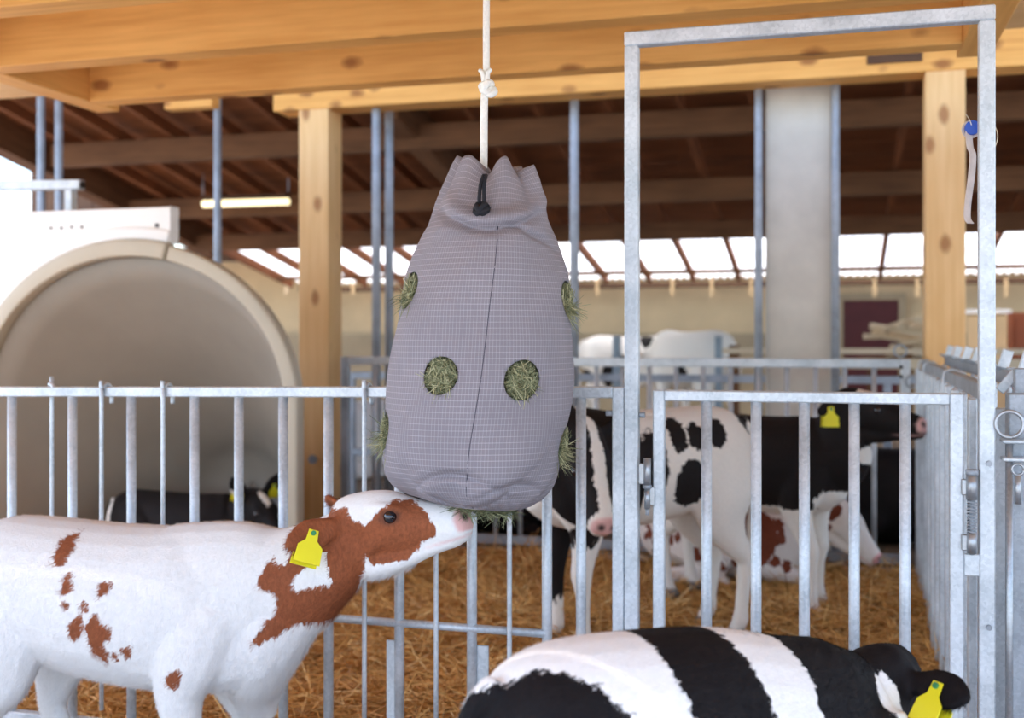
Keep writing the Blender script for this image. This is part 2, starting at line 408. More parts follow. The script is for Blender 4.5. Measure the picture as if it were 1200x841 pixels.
for x0, y0, y1 in ((XL+.1, 8.4, 13.5), (-3.75, 9.2, 13.0), (3.4, 8, 13.5)):
    box2('truss_rafter', (x0, y0, zr(y0)-.09), (x0, y1, zr(y1)-.09), .2, .34, M['barnwood'], barn)
# corrugated translucent sheets
def corr(wd, L):
    n = 36; V = []; Fc = []
    for j, yy in enumerate((0, L)):
        for i in range(n+1):
            xx = wd*i/n; V.append((xx, yy, .018*math.sin(2*math.pi*i/6)-.19*yy))
    for i in range(n): Fc.append((i, i+1, n+2+i, n+1+i))
    return mesh_from('sheet', V, Fc, M['sheet'])
sm = corr(.615, 2.35)
for x0 in xs: obj('skylight_sheet', sm, barn, T((x0, Ys-.05, zr(Ys-.05)+.03)))
box2('gutter', (XL, 16.25, zr(16.1)-.08), (XR+.3, 16.25, zr(16.1)-.08), .12, .07, M['oldboard'], barn)
for px in (414, 700, 788, 834, 880, 1025, 1075, 1179, 336):
    a = P(px, 326, 16.15); box('gutter_bracket', (a.x, 16.15, a.z-.13), (.045, .04, .24), M['wall'], barn)
struct(box('wall_back', (-1, 18.3, 1.62), (24, .2, 2.0), M['wall']), 'cream rendered wall at the back of the barn')
struct(box('wall_back_plinth', (-1, 18.22, .66), (24, .3, 1.32), M['wall_low']), 'tan plinth below the cream wall')
struct(box('roof_lean_to', (-1, 17.4, 2.68), (24, 2.2, .08), M['oldboard']), 'dark soffit over the back alley')
a = P(988, 352, 18.0); b = P(1053, 410, 18.0)
dr = struct(box('door_1', ((a.x+b.x)/2, 18.0, (a.z)/2), (b.x-a.x, .06, a.z), M['door']), 'oxblood red barn door')
box('door_frame', ((a.x+b.x)/2, 18.0, a.z+.05), (b.x-a.x+.2, .1, .1), M['wall_low'], dr)
for xx in (a.x-.05, b.x+.05): box('door_frame', (xx, 18.0, a.z/2), (.1, .1, a.z), M['wall_low'], dr)
wl = struct(empty('wall_left', (-9, 13, 0), 'dark boarded barn end wall', None), 'dark boarded barn end wall')
x1 = P(37, 200, 13).x; x0 = x1
while x0 < -8.7:
    box('plank', (x0+.12, 13, 1.9), (.235, .04, 3.8), M['oldboard'], wl); x0 += .245

# ------------------------------------------------------------------ concrete column, steel poles
a = P(897, 400, 6.45); b = P(975, 400, 6.45)
tag(box('concrete_column', ((a.x+b.x)/2, 6.62, 1.95), (b.x-a.x, .34, 3.9), M['concrete'], None, None, .012), 'broad pale concrete column rising behind the rear fence', 'column')
for i, (px, Yp, txt) in enumerate(((48, 6.5, 'leftmost grey steel pole above the white calf hutch'), (69, 6.5, 'second grey steel pole above the white calf hutch'),
        (255, 6.9, 'grey steel pole crossing the lit lamp tube'), (441, 6.3, 'left one of the two steel poles beside the hay bag'), (456, 6.45, 'right one of the two steel poles beside the hay bag'),
        (673, 6.4, 'grey steel pole just right of the hay bag'), (889, 6.4, 'grey steel pole along the left edge of the concrete column'), (979, 6.4, 'grey steel pole along the right edge of the concrete column'))):
    a = P(px, 300, Yp); r = .026 if px < 800 else .022
    e = empty('steel_pole', (a.x, Yp, 0), txt, 'pole', 'upright steel poles of the barn')
    cyl('shaft', (a.x, Yp, .01), (a.x, Yp, zr(Yp)-.02), r, M['galv_old'], e, 18); cyl('foot_plate', (a.x, Yp, 0), (a.x, Yp, .014), r*2.2, M['galv_old'], e, 18)

# fluorescent lamp
a = P(238, 239, 11.1); b = P(338, 236, 11.1)
e = empty('tube_lamp', (a+b)/2, 'glowing yellow fluorescent tube lamp under the dark barn roof', 'lamp')
cyl('glowing_tube', a, b, .038, M['lamp'], e); box2('lamp_housing', a+Vector((0, 0, .06)), b+Vector((0, 0, .06)), .08, .04, M['oldboard'], e)
for q in (a, b): cyl('hanger', q+Vector((0, 0, .1)), (q.x, q.y, zr(q.y)+.02), .008, M['galv_old'], e)

# ------------------------------------------------------------------ front fence
YF = 2.72
def top_at(px): return P(px, 452+.0015*px, YF)
fr = empty('pen_fence', (-1.4, YF, 0), 'galvanised steel pen fence behind the red and white calf', 'fence')
a = P(-90, 458.5, YF); b = P(733, 459.5, YF)
box2('top_rail', a, b-Vector((.029, 0, 0)), .03, .028, M['galv'], fr)
a2 = Vector((a.x, YF, .15)); b2 = Vector((b.x-.02, YF, .15)); box2('bottom_rail', a2, b2, .03, .03, M['galv'], fr)
ztop = lambda X: a.z+(b.z-a.z)*(X-a.x)/(b.x-a.x)-.012
for px in (-58, 14, 85, 154, 228, 280, 332, 385, 468, 553, 641, 681):
    q = P(px, 600, YF); cyl('upright_bar', (q.x, YF, .16), (q.x, YF, 1.083), .0128, M['galv'], fr, 16)
a3 = P(385, 726.5, YF); b3 = P(641, 743, YF)
box2('end_stile', (P(725.5, 0, YF).x, YF, .05), (P(725.5, 0, YF).x, YF, b.z+.013), .03, .029, M['galv'], fr)
cyl('middle_rail', (a3.x, YF-.004, .495), (b3.x, YF-.004, .495), .0105, M['galv'], fr)
for px in (48, 119, 191, 427, 511, 597):
    q = P(px, 600, YF-.022); zt = ztop(q.x)+.028; y0 = YF-.022 if px != 119 else YF-.022
    if px == 48: pts = [(q.x, YF+.024, .2), (q.x, YF+.024, zt-.04), (q.x, YF+.022, zt-.012), (q.x+.008, YF+.005, zt+.004), (q.x+.028, YF-.006, zt), (q.x+.033, YF-.01, zt-.012)]
    else: pts = [(q.x, y0, .2), (q.x, y0, zt-.06), (q.x, y0, zt-.012), (q.x, YF, zt+.005), (q.x, YF+.022, zt-.01), (q.x, YF+.024, zt-.05)]
    sweep_obj('hooked_rod', pts, .0062, M['galv'], fr, nsub=4, ring=10)
for px0, px1, py in ((452, 465, 750), (557, 572, 756)):
    a4 = P(px0, py, YF); b4 = P(px1, py, YF); box('flat_plate', ((a4.x+b4.x)/2, YF+.006, (a4.z+.1)/2), (b4.x-a4.x, .006, a4.z-.1), M['galv'], fr)

# ------------------------------------------------------------------ gate frame and gate
gf = empty('gate_frame', (0, YF, 0), 'tall galvanised steel door frame around the pen gate', 'gate frame')
xa = P(740.8, 0, YF).x; xb = P(1156, 0, YF).x; ZG = 1.962
box2('frame_post', (xa, YF, 0), (xa, YF, ZG-.034), .034, .033, M['galv'], gf)
box2('frame_post', (xb, YF, 0), (xb, YF, ZG-.034), .034, .034, M['galv'], gf)
box2('top_bar', (xa-.017, YF, ZG-.017), (xb+.017, YF, ZG-.017), .036, .034, M['galv'], gf)
for px, py in ((1159, 543), (1159, 735)):
    q = P(px, py, YF-.02); cyl('bolt', q+Vector((0, .006, 0)), q+Vector((0, -.005, 0)), .006, M['galv_old'], gf)
g = empty('pen_gate', ((xa+xb)/2, YF, 0), 'galvanised steel pen gate with round bars beneath the door frame', 'gate')
xl, xr = P(772.5, 0, YF).x, P(1120.5, 0, YF).x; zg = 1.087
box2('stile', (xl, YF, .12), (xl, YF, zg+.013), .03, .027, M['galv'], g)
box2('stile', (xr, YF, .12), (xr, YF, zg+.013), .03, .029, M['galv'], g)
box2('top_rail', (xl+.0135, YF, zg), (xr-.0145, YF, zg), .029, .026, M['galv'], g)
box2('bottom_rail', (xl+.0135, YF, .14), (xr-.0145, YF, .14), .029, .026, M['galv'], g)
for px in (828, 886, 942.5, 1001, 1060.5):
    q = P(px, 0, YF); cyl('upright_bar', (q.x, YF, .15), (q.x, YF, zg-.012), .0125, M['galv'], g, 16)
# hinge on the left stile
h0 = P(758, 536, YF-.02); h1 = P(758, 601, YF-.02)
hb = cyl('hinge_barrel', P(758.5, 537, YF-.022), P(758.5, 568, YF-.022), .009, M['steel'], g); cyl('hinge_barrel', P(758.5, 572, YF-.022), P(758.5, 596, YF-.022), .007, M['steel'], g)
box('hinge_leaf', P(753, 555, YF-.016), (.018, .006, .05), M['steel'], g); box('hinge_leaf', P(764, 581, YF-.018), (.014, .006, .045), M['steel'], g)
cyl('hinge_bolt', P(758.5, 596, YF-.022), P(758.5, 603, YF-.022), .0045, M['galv_old'], g); cyl('hinge_nut', P(758.5, 568, YF-.022), P(758.5, 572, YF-.022), .011, M['galv_old'], g, 6)
for px, py in ((718-3, 484), (751, 486)):
    q = P(px, py, YF); cyl('hinge_bolt', q+Vector((-.01, -.0, 0)), q+Vector((.01, 0, 0)), .007, M['galv_old'], g)
# spring bolt on the right stile
yl = YF-.024; X = P(1139, 0, yl).x
def zz(py): return P(1139, py, yl).z
lt = cyl('bolt_housing', (X, yl, zz(585)), (X, yl, zz(556)), .0125, M['steel'], g)
cyl('bolt_cap', (X, yl, zz(556)), (X, yl, zz(550)), .0135, M['galv_old'], g)
cyl('bolt_rod', (X, yl, zz(650)), (X, yl, zz(585)), .005, M['galv_old'], g); cyl('bolt_socket', (X, yl, zz(648)), (X, yl, zz(624)), .011, M['steel'], g)
n = 90; hp = [(X+.0095*math.cos(i*.7), yl+.0095*math.sin(i*.7), zz(585)+(zz(624)-zz(585))*i/n) for i in range(n+1)]
sweep_obj('spring', hp, .0018, M['galv_old'], g, nsub=1, ring=6)
box('weld_plate', (X+.002, yl+.014, zz(663)), (.034, .008, .05), M['galv'], g)
for py in (571, 636): box('strap_lug', (X-.014, yl+.004, zz(py)), (.016, .008, .036), M['steel'], g)

# corner post, ring pin and bracket at the right edge
cp = empty('corner_post', (P(1195, 0, 2.76).x, 2.76, 0), 'galvanised corner post with ring pin at the right edge', 'post')
xp = P(1197, 0, 2.76).x
box2('post_tube', (xp, 2.76, 0), (xp, 2.76, 1.10), .06, .06, M['galv_old'], cp)
xs_ = P(1176, 0, 2.85).x; box2('post_tube', (xs_-.004, 2.88, 0), (xs_-.004, 2.88, 1.06), .03, .036, M['galv'], cp)
rp = P(1183, 497, 2.70); sweep_obj('pin_ring', ring_pts(rp, .0285, (1, 0, 0), (0, 0, 1), 20, -1.4, 4.9), .0045, M['steel'], cp, nsub=2)
xpn = P(1183, 0, 2.70).x
cyl('ring_pin', (xpn, 2.70, P(1183, 515, 2.7).z), (xpn, 2.70, .1), .0075, M['steel'], cp)
for py in (517, 538): box('pin_lug', (P(1188, 0, 2.7).x+.006, 2.712, P(1188, py, 2.7).z), (.06, .05, .009), M['galv'], cp)
q = P(1193, 550, 2.68); sweep_obj('snap_ring', ring_pts(q, .012, (1, 0, 0), (0, 0, 1), 12), .003, M['steel'], cp, nsub=2); cyl('snap_body', q-Vector((0, 0, .012)), q-Vector((0, 0, .075)), .007, M['steel'], cp)
p0, p1 = P(1171, 458, 2.84), P(1190, 436, 2.84); box2('swing_bracket', p0, p1, .006, .022, M['galv'], cp)
box2('swing_bracket', P(1196, 470, 2.8), P(1197, 431, 2.8), .03, .03, M['galv_old'], cp)

# ------------------------------------------------------------------ side fence of upright bars (two rows)
def side_row(name, label, xa_, xb_, ya_, yb_, zt, step, bw):
    e = empty(name, ((xa_+xb_)/2, (ya_+yb_)/2, 0), label, 'fence', 'side fences at the right of the pen')
    box2('top_rail', (xa_, ya_, zt-.02), (xb_, yb_, zt-.02), .03, .04, M['galv_old'], e)
    box2('bottom_rail', (xa_, ya_, .16), (xb_, yb_, .16), .03, .035, M['galv_old'], e)
    n = int((yb_-ya_)/step)
    for i in range(n+1):
        t = i/n; xx = xa_+(xb_-xa_)*t; yy = ya_+(yb_-ya_)*t
        xo = xx-(.02 if i % 2 else .032); box2('flat_bar', (xo, yy, .05), (xo, yy, zt-.036), bw if i % 2 else bw*.55, .012 if i % 2 else .02, M['galv'], e)
        if i % 2 == 0: cyl('bar_bolt', (xx-.024, yy, .62), (xx-.036, yy, .62), .009, M['galv_old'], e, 8); cyl('bar_bolt', (xx-.024, yy, .9), (xx-.036, yy, .9), .008, M['galv_old'], e, 8)
    return e
s1 = side_row('side_fence', 'near row of the bolted steel side fence receding at right', .345, .42, 2.92, 5.95, 1.115, .135, .062)
s2 = side_row('side_fence', 'far row of the bolted steel side fence receding at right', 0.455, .53, 3.0, 5.98, 1.135, .27, .04)
for i, yy in enumerate((5.8, 5.3, 4.8, 4.35, 3.95, 3.5, 3.05)):
    t = (yy-2.92)/3.03; xx = .345+.075*t
    box('hook_plate', (xx+.105, yy, 1.165), (.03, .012, .055), M['galv'], s1, Matrix.Rotation(.3, 4, 'Y')); box2('hook_tongue', (xx+.07, yy+.02, 1.15), (xx+.115, yy+.05, 1.125), .03, .006, M['galv'], s1)
    if i in (0, 1, 4): sweep_obj('hook_rod', [(xx-.03, yy+.05, 1.0), (xx-.03, yy+.05, 1.09), (xx-.022, yy+.05, 1.117), (xx+.012, yy+.05, 1.12), (xx+.024, yy+.05, 1.10)], .0045, M['galv'], s1, nsub=3, ring=8)

# ------------------------------------------------------------------ rear fence
YR = 6.03
rf = empty('rear_fence', (-1, YR, 0), 'galvanised steel fence closing the rear of the pen', 'fence')
a = P(405, 426, YR); b = P(1056, 425, YR); zt = 1.10
box2('top_rail', (a.x, YR, zt), (b.x, YR, zt), .035, .045, M['galv'], rf)
box2('bottom_rail', (a.x, YR, .115), (b.x, YR, .115), .035, .05, M['galv_old'], rf)
box2('end_stile', (b.x+.02, YR, 0), (b.x+.02, YR, zt+.022), .04, .045, M['galv'], rf); box2('end_stile', (a.x, YR, 0), (a.x, YR, zt+.022), .04, .045, M['galv_old'], rf)
xx = b.x-.13
while xx > a.x+.08:
    cyl('upright_bar', (xx, YR, .13), (xx, YR, zt-.02), .0125, M['galv'], rf, 12); xx -= .143
for px, py in ((1055, 411), (1069, 447)):
    q = P(px, py, YR-.02); sweep_obj('latch_ring', ring_pts(q, .03, (1, 0, 0), (0, 0, 1), 16), .005, M['galv_old'], rf, nsub=2)
for py in (430, 441): q = P(1056, py, YR-.025); cyl('hole_bolt', q, q+Vector((0, -.006, 0)), .009, M['dark'], rf, 10)
# second barrier rail and feed rails farther back
e = empty('feed_barrier', (-1.2, 7.7, 0), 'dull grey tube barrier right behind the rear fence', 'barrier')
box2('tube_rail', (P(395, 448, 7.7).x, 7.7, .96), (P(1090, 448, 7.7).x, 7.7, .96), .05, .05, M['galv_old'], e)
box2('tube_rail', (P(395, 448, 7.7).x, 7.7, .40), (P(1090, 448, 7.7).x, 7.7, .40), .05, .05, M['galv_old'], e)
for px in (396, 412, 560, 735, 935, 1040): box2('upright', (P(px, 0, 7.7).x, 7.7, 0), (P(px, 0, 7.7).x, 7.7, .98), .05, .05, M['galv_old'], e)
e = empty('feed_rail', (2, 10.5, 0), 'pair of weathered wooden rails at the far feed alley', 'barrier')
box2('rail', (-1.0, 10.5, 1.12), (5.0, 10.5, 1.12), .05, .05, M['palewood'], e); box2('rail', (-1.0, 10.5, 1.01), (5.0, 10.5, 1.01), .06, .09, M['palewood'], e)
for xx in (-.9, .6, 2.6, 4.8): box2('rail_post', (xx, 10.58, 0), (xx, 10.58, 1.17), .09, .09, M['barnwood'], e)
for px, txt, Yp in ((723, 'blue grey steel stanchion left of the white far cow', 12.0), (842, 'blue grey steel stanchion over the white far cow', 12.0)):
    a = P(px, 395, Yp); o = empty('stanchion', (a.x, Yp, 0), txt, 'stanchion'); box2('post_tube', (a.x, Yp, 0), (a.x, Yp, a.z), .07 if px > 800 else .12, .07, M['greypaint'], o); box2('cap', (a.x, Yp, a.z), (a.x, Yp, a.z+.012), .08 if px > 800 else .13, .08, M['galv_old'], o)

# ------------------------------------------------------------------ calf hutch
HX, HYF = -3.43, 5.0
def arch(hw, hz, zc, n=48, zbot=0.0):
    th = np.linspace(0, math.pi, n); x_ = hw*np.cos(th); z_ = zc+hz*np.sin(th)
    return [(hw, zbot)]+list(zip(x_, z_))+[(-hw, zbot)]
hut = empty('calf_hutch', (HX, HYF+.9, 0), 'big white fibreglass calf hutch with a round arched opening', 'hutch')
def shell(name, hw, hz, zc, y0, y1, mat, parent, close_back=True, taper=.1, pw=1.0):
    pr = np.array(arch(hw, hz, zc)); V = []; n = len(pr); ys = np.linspace(y0, y1, 10)
    for k_, yy in enumerate(ys):
        t = k_/9; sc = 1-taper*t**pw
        for x_, z_ in pr: V.append((x_*sc, yy-HYF, z_*sc))
    Fc = []
    for k_ in range(9):
        for i in range(n-1): Fc.append((k_*n+i, k_*n+i+1, (k_+1)*n+i+1, (k_+1)*n+i))
    if close_back:
        # domed back wall
        last = 9*n; rings = 9
        for r_ in range(1, rings+1):
            f0 = .5; ff = f0+(math.pi/2-.002-f0)*r_/rings; R0 = (1-taper)/math.cos(f0); sc = R0*math.cos(ff); K = R0*math.tan(f0)/(taper/(y1-y0)); t = 0
            for x_, z_ in pr: V.append((x_*sc, y1-HYF+K*(math.sin(ff)-math.sin(f0)), zc*.5*(1-sc/(1-taper))*(1-taper)*2+z_*sc))
        for r_ in range(rings):
            for i in range(n-1): Fc.append((last+r_*n+i, last+r_*n+i+1, last+(r_+1)*n+i+1, last+(r_+1)*n+i))
    o = obj(name, mesh_from(name, V, Fc, mat), parent, T((HX, HYF, 0)))
    md = o.modifiers.new('thick', 'SOLIDIFY'); md.thickness = .012; md.offset = 1
    return o
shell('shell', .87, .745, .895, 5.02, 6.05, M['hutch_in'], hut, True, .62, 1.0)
def rim(name, a0, a1, din, dout, y0, y1, mat):
    th = np.linspace(a0, a1, 60); V = []
    pin = []; pout = []
    for t in th:
        c_, s_ = math.cos(t), math.sin(t); pin.append((( .87+din)*c_, .895+(.745+din)*s_)); pout.append(((.87+dout)*c_, .895+(.745+dout)*s_))
    if abs(a0) < 1e-6: pin = [(.87+din, 0)]+pin; pout = [(.87+dout, 0)]+pout
    if abs(a1-math.pi) < 1e-6: pin.append((-.87-din, 0)); pout.append((-.87-dout, 0))
    n = len(pin)
    for pp, yy in ((pin, y0), (pout, y0), (pout, y1), (pin, y1)):
        V += [(x_, yy-HYF, z_) for x_, z_ in pp]
    Fc = []
    for k_ in range(4):
        for i in range(n-1): Fc.append((k_*n+i, k_*n+i+1, ((k_+1) % 4)*n+i+1, ((k_+1) % 4)*n+i))
    Fc += [(0, n, 2*n, 3*n), (n-1, 4*n-1, 3*n-1, 2*n-1)]
    o = obj(name, mesh_from(name, V, Fc, mat, False), hut, T((HX, HYF, 0)))
    md = o.modifiers.new('soft', 'BEVEL'); md.width = .012; md.segments = 3; md.limit_method = 'ANGLE'; o.data.shade_smooth(); return o
asplit = math.acos((-3.2-HX)/.92)
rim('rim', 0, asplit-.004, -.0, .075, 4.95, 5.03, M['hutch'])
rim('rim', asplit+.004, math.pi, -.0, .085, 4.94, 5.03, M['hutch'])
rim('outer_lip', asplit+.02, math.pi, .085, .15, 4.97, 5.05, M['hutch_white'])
# flat white front plate above the left half of the arch
V = []; th = np.linspace(asplit, math.pi*.985, 40); top = 1.885
low = [((.87+.14)*math.cos(t), .895+(.745+.14)*math.sin(t)) for t in th]
low[0] = (-3.2-HX, 1.70)
for yy in (4.985, 5.06):
    V += [(x_, yy-HYF, min(z_, top-.01)) for x_, z_ in low]+[(x_, yy-HYF, top) for x_, z_ in low]
n = 40; Fc = []
for i in range(n-1): Fc += [(i, i+1, n+i+1, n+i)[::-1], (2*n+i, 2*n+i+1, 3*n+i+1, 3*n+i), (n+i, n+i+1, 3*n+i+1, 3*n+i)[::-1], (i, i+1, 2*n+i+1, 2*n+i)]
Fc += [(0, n, 3*n, 2*n), (n-1, 2*n-1+0, 4*n-1, 3*n-1)]
o = obj('front_plate', mesh_from('plate', V, Fc, M['hutch_white'], False), hut, T((HX, HYF, 0)))
md = o.modifiers.new('soft', 'BEVEL'); md.width = .012; md.segments = 3; md.limit_method = 'ANGLE'; md.angle_limit = 1.0
for px, py in ((60, 267), (72, 267), (84, 266), (96, 266), (184, 264)):
    q = P(px, py, 4.984); cyl('screw', q+Vector((0, .006, 0)), q+Vector((0, -.003, 0)), .007 if px < 150 else .011, M['dark'], o, 10)
a = P(-30, 218, 5.12); b = P(96, 216.5, 5.12)
box2('grab_rail', a, b, .05, .05, M['galv'], hut); q = P(83, 218, 5.12); box2('rail_leg', (q.x, 5.12, 1.83), (q.x, 5.12, q.z-.02), .05, .045, M['galv'], hut)
cyl('rail_end_cap', b, b+Vector((.008, 0, 0)), .02, M['dark'], hut, 8)

# ------------------------------------------------------------------ far clutter right
tp = empty('timber_pile', (P(1060, 400, 14).x, 14, 0), 'jumble of pale timber offcuts piled before the oxblood door', 'timber pile')
c0 = P(1062, 400, 14)
for i in range(22):
    z0 = 1.0+rng.uniform(0, .42); an = rng.uniform(-.6, .6); L = rng.uniform(.3, .75); xc = c0.x+rng.uniform(-.12, .38)
    dv = Vector((math.cos(an)*L/2, rng.uniform(-.2, .2), math.sin(an)*L/2*.6)); cc = Vector((xc, 14+rng.uniform(-.2, .2), z0)); box2('offcut', cc-dv, cc+dv, rng.uniform(.04, .08), rng.uniform(.03, .07), M['palewood'], tp)
for dx_ in (-.4, .4):
    for dy_ in (-.2, .2): box2('rack_leg', (c0.x+dx_, 14+dy_, 0), (c0.x+dx_, 14+dy_, 1.0), .07, .07, M['barnwood'], tp)
box('rack_shelf', (c0.x, 14, 1.0), (1.0, .6, .05), M['barnwood'], tp)
a = P(1183, 367, 15); cb = empty('storage_cabinet', (a.x+.4, 15, 0), 'red brown cabinet before the far wall at right', 'cabinet')
box('cabinet_body', (a.x+.5, 15, .95), (1.0, .4, 1.2), M['redbrown'], cb); box('cabinet_door', (a.x+.26, 14.79, .95), (.44, .02, 1.1), M['redbrown'], cb); box('cabinet_door', (a.x+.74, 14.79, .95), (.44, .02, 1.1), M['redbrown'], cb)
for dx_ in (.06, .94): box('cabinet_leg', (a.x+dx_, 15, .18), (.06, .3, .36), M['barnwood'], cb)
a = P(1133, 367, 16); b = P(1182, 400, 16)
wb = empty('white_board', ((a.x+b.x)/2, 16, 0), 'pale upright panel standing beside the red brown cabinet', 'panel')
box('panel_sheet', ((a.x+b.x)/2, 16, (a.z)/2), (b.x-a.x, .04, a.z), M['wall'], wb); box('panel_edge', ((a.x+b.x)/2, 15.98, a.z+.02), (b.x-a.x+.06, .06, .05), M['hutch_white'], wb)

# ------------------------------------------------------------------ animals
def rot_head(yaw, pitch, roll=0):
    return np.array((Matrix.Rotation(yaw, 3, 'Z') @ Matrix.Rotation(-pitch, 3, 'Y') @ Matrix.Rotation(roll, 3, 'X')))
def torso_pts(lie):
    dz = -.385 if lie else 0
    p = [(-.425, .635, .05, .07), (-.385, .63, .105, .125), (-.31, .62, .14, .16), (-.18, .60, .158, .178), (-.02, .583, .168, .188), (.13, .578, .16, .193), (.25, .59, .14, .188), (.34, .615, .105, .155)]
    return [(x_, 0, z_+dz, a_*(1.1 if lie else 1), b_) for x_, z_, a_, b_ in p]
def animal(name, label, loc, yaw, scale, poll, hyaw, hpitch, hs, patch, mat, lie=False, neck=None, ears=((-2.2, .1), (2.2, .1)), voxel=.0085,
           cat='calf', group=None, tags=(), fur=0, roll=0, legs=None, furlen=.012, slim=1.0, drop=0., tagroll=0., earpatch=None, earsize=1.05, extra=()):
    R = rot_head(hyaw, hpitch, roll); poll = np.array(poll, float); S = R @ np.array([0, 1., 0])
    H = lambda x_, y_, z_: poll+hs*(R @ np.array([x_, y_, z_]))
    st = lambda L: [tuple(H(x_, y_, z_))+(a_*hs, b_*hs) for x_, y_, z_, a_, b_ in L]
    parts = [loft([(x_, y_, z_-drop*max(0, x_+.05), a_*slim, b_) for x_, y_, z_, a_, b_ in torso_pts(lie)], (0, 1, 0), 5, 26)]
    dz = -.385 if lie else 0
    # neck
    if neck is None:
        b0 = np.array([.20, 0, .60+dz]); b1 = np.array([.34, 0, .635+dz]); e1 = H(-.01, 0, -.065); e2 = H(.05, 0, -.07)
        m1 = b1*.55+e1*.45+np.array([.0, 0, -.012])
        neck = [(*b0, .12, .175), (*b1, .102, .15), (*m1, .083, .115), (*e1, .066, .088), (*e2, .058, .075)]
    nd = np.array(neck[-1][:3])-np.array(neck[0][:3]); sn = np.cross(np.array([0, 0, 1.]), nd)
    sn = sn/np.linalg.norm(sn) if np.linalg.norm(sn) > .05 else S
    parts.append(loft(neck, sn, 6, 22))
    # head
    parts.append(loft(st([(-.035, 0, -.035, .04, .04), (.0, 0, -.032, .06, .062), (.05, 0, -.045, .07, .08), (.11, 0, -.062, .073, .088), (.165, 0, -.076, .06, .078), (.22, 0, -.086, .049, .065), (.27, 0, -.094, .046, .058), (.308, 0, -.098, .047, .053), (.332, 0, -.098, .041, .044)]), S, 5, 22))
    parts.append(loft(st([(.0, 0, -.12, .035, .05), (.05, 0, -.155, .047, .052), (.12, 0, -.162, .043, .036), (.19, 0, -.151, .036, .027), (.25, 0, -.143, .034, .02), (.30, 0, -.14, .03, .016)]), S, 5, 16))
    for sg in (-1, 1):
        parts.append(loft(st([(.09, sg*.05, -.012, .018, .014), (.14, sg*.056, -.019, .017, .014), (.18, sg*.043, -.032, .012, .01)]), S, 4, 10))
        parts.append(loft(st([(.05, sg*.045, -.11, .02, .035), (.10, sg*.052, -.09, .018, .03), (.16, sg*.043, -.085, .012, .018)]), S, 4, 10))
    # ears
    ear_info = []
    for sg, (ea, el) in zip((1, -1), ears):
        root = H(.0, sg*.052, -.038); dl = R @ np.array([math.cos(ea)*math.cos(el), math.sin(abs(ea))*sg*math.cos(el), math.sin(el)]); dl /= np.linalg.norm(dl)
        up = R @ np.array([0.25, 0, 1.]); wv = np.cross(dl, R @ np.array([1., 0, .3])); wv /= np.linalg.norm(wv); es = hs*earsize
        pts = [(*(root+dl*t*es), a_*es, b_*es) for t, a_, b_ in ((-.01, .014, .014), (.025, .024, .014), (.055, .036, .0105), (.09, .038, .009), (.12, .025, .008), (.138, .009, .006))]
        parts.append(loft(pts, wv, 5, 16)); ear_info.append((root+dl*.075*es, dl, wv))
    # legs
    fl, hl = [], []
    if legs is None: legs = {}
    for sg in (1, -1):
        y_ = sg*.095*slim
        if lie:
            parts.append(loft([(.24, sg*.09, .24, .07, .11), (.16, sg*.12, .14, .055, .07), (.22, sg*.135, .08, .042, .048), (.37, sg*.13, .05, .034, .036), (.40, sg*.12, .035, .03, .03), (.30, sg*.10, .03, .022, .022), (.2, sg*.09, .03, .024, .022)], (0, 1, 0), 4, 12))
            parts.append(loft([(-.28, sg*.08, .26, .08, .12), (-.17, sg*.14, .2, .075, .11), (-.05, sg*.18, .12, .055, .075), (-.0, sg*.185, .07, .045, .05)], (0, 1, 0), 4, 14))
            parts.append(loft([(.0, sg*.19, .06, .03, .04), (-.2, sg*.195, .05, .03, .036), (-.26, sg*.19, .035, .028, .03), (-.1, sg*.215, .028, .022, .022), (.03, sg*.22, .026, .024, .022)], (0, 1, 0), 4, 12))
        else:
            fx = legs.get(('f', sg), 0.); hx = legs.get(('h', sg), 0.)
            parts.append(loft([(.265, sg*.075*slim, .60, .055, .11), (.25, y_, .50, .06, .09), (.225+fx*.2, y_, .41, .047, .062), (.235+fx*.6, y_, .32, .034, .04), (.243+fx*.8, y_, .265, .033, .035), (.238+fx*.9, y_, .21, .023, .026), (.236+fx, y_, .12, .02, .022), (.238+fx, y_, .075, .026, .027), (.252+fx, y_, .045, .024, .026), (.262+fx, y_, .012, .032, .036)], (0, 1, 0), 4, 14))
            parts.append(loft([(-.30, sg*.075*slim, .62, .065, .13), (-.27, y_, .50, .07, .125), (-.275+hx*.2, y_, .41, .056, .092), (-.315+hx*.4, y_, .335, .04, .055), (-.365+hx*.7, y_, .275, .029, .036), (-.36+hx*.9, y_, .21, .022, .028), (-.35+hx, y_, .12, .021, .024), (-.345+hx, y_, .075, .026, .028), (-.33+hx, y_, .045, .024, .027), (-.318+hx, y_, .012, .032, .036)], (0, 1, 0), 4, 14))
    for e_ in extra: parts.append(loft(e_, (0, 1, 0), 5, 18))
    # tail
    if not lie: parts.append(loft([(-.40, 0, .73, .022, .022), (-.445, 0, .69, .018, .018), (-.462, 0, .58, .014, .014), (-.462, 0, .45, .015, .015), (-.46, 0, .36, .022, .022), (-.455, 0, .29, .012, .012)], (0, 1, 0), 4, 10))
    else: parts.append(loft([(-.42, 0, .34, .02, .02), (-.47, .02, .25, .016, .016), (-.48, .06, .1, .016, .016), (-.42, .14, .04, .02, .02)], (0, 1, 0), 4, 10))
    v, f = merge(parts); tmp = obj('tmp_body', mesh_from('tmp', v, f, mat))
    rm = tmp.modifiers.new('r', 'REMESH'); rm.mode = 'VOXEL'; rm.voxel_size = voxel; rm.adaptivity = 0
    sm_ = tmp.modifiers.new('s', 'SMOOTH'); sm_.factor = .5; sm_.iterations = 5
    dg = bpy.context.evaluated_depsgraph_get(); me = bpy.data.meshes.new_from_object(tmp.evaluated_get(dg))
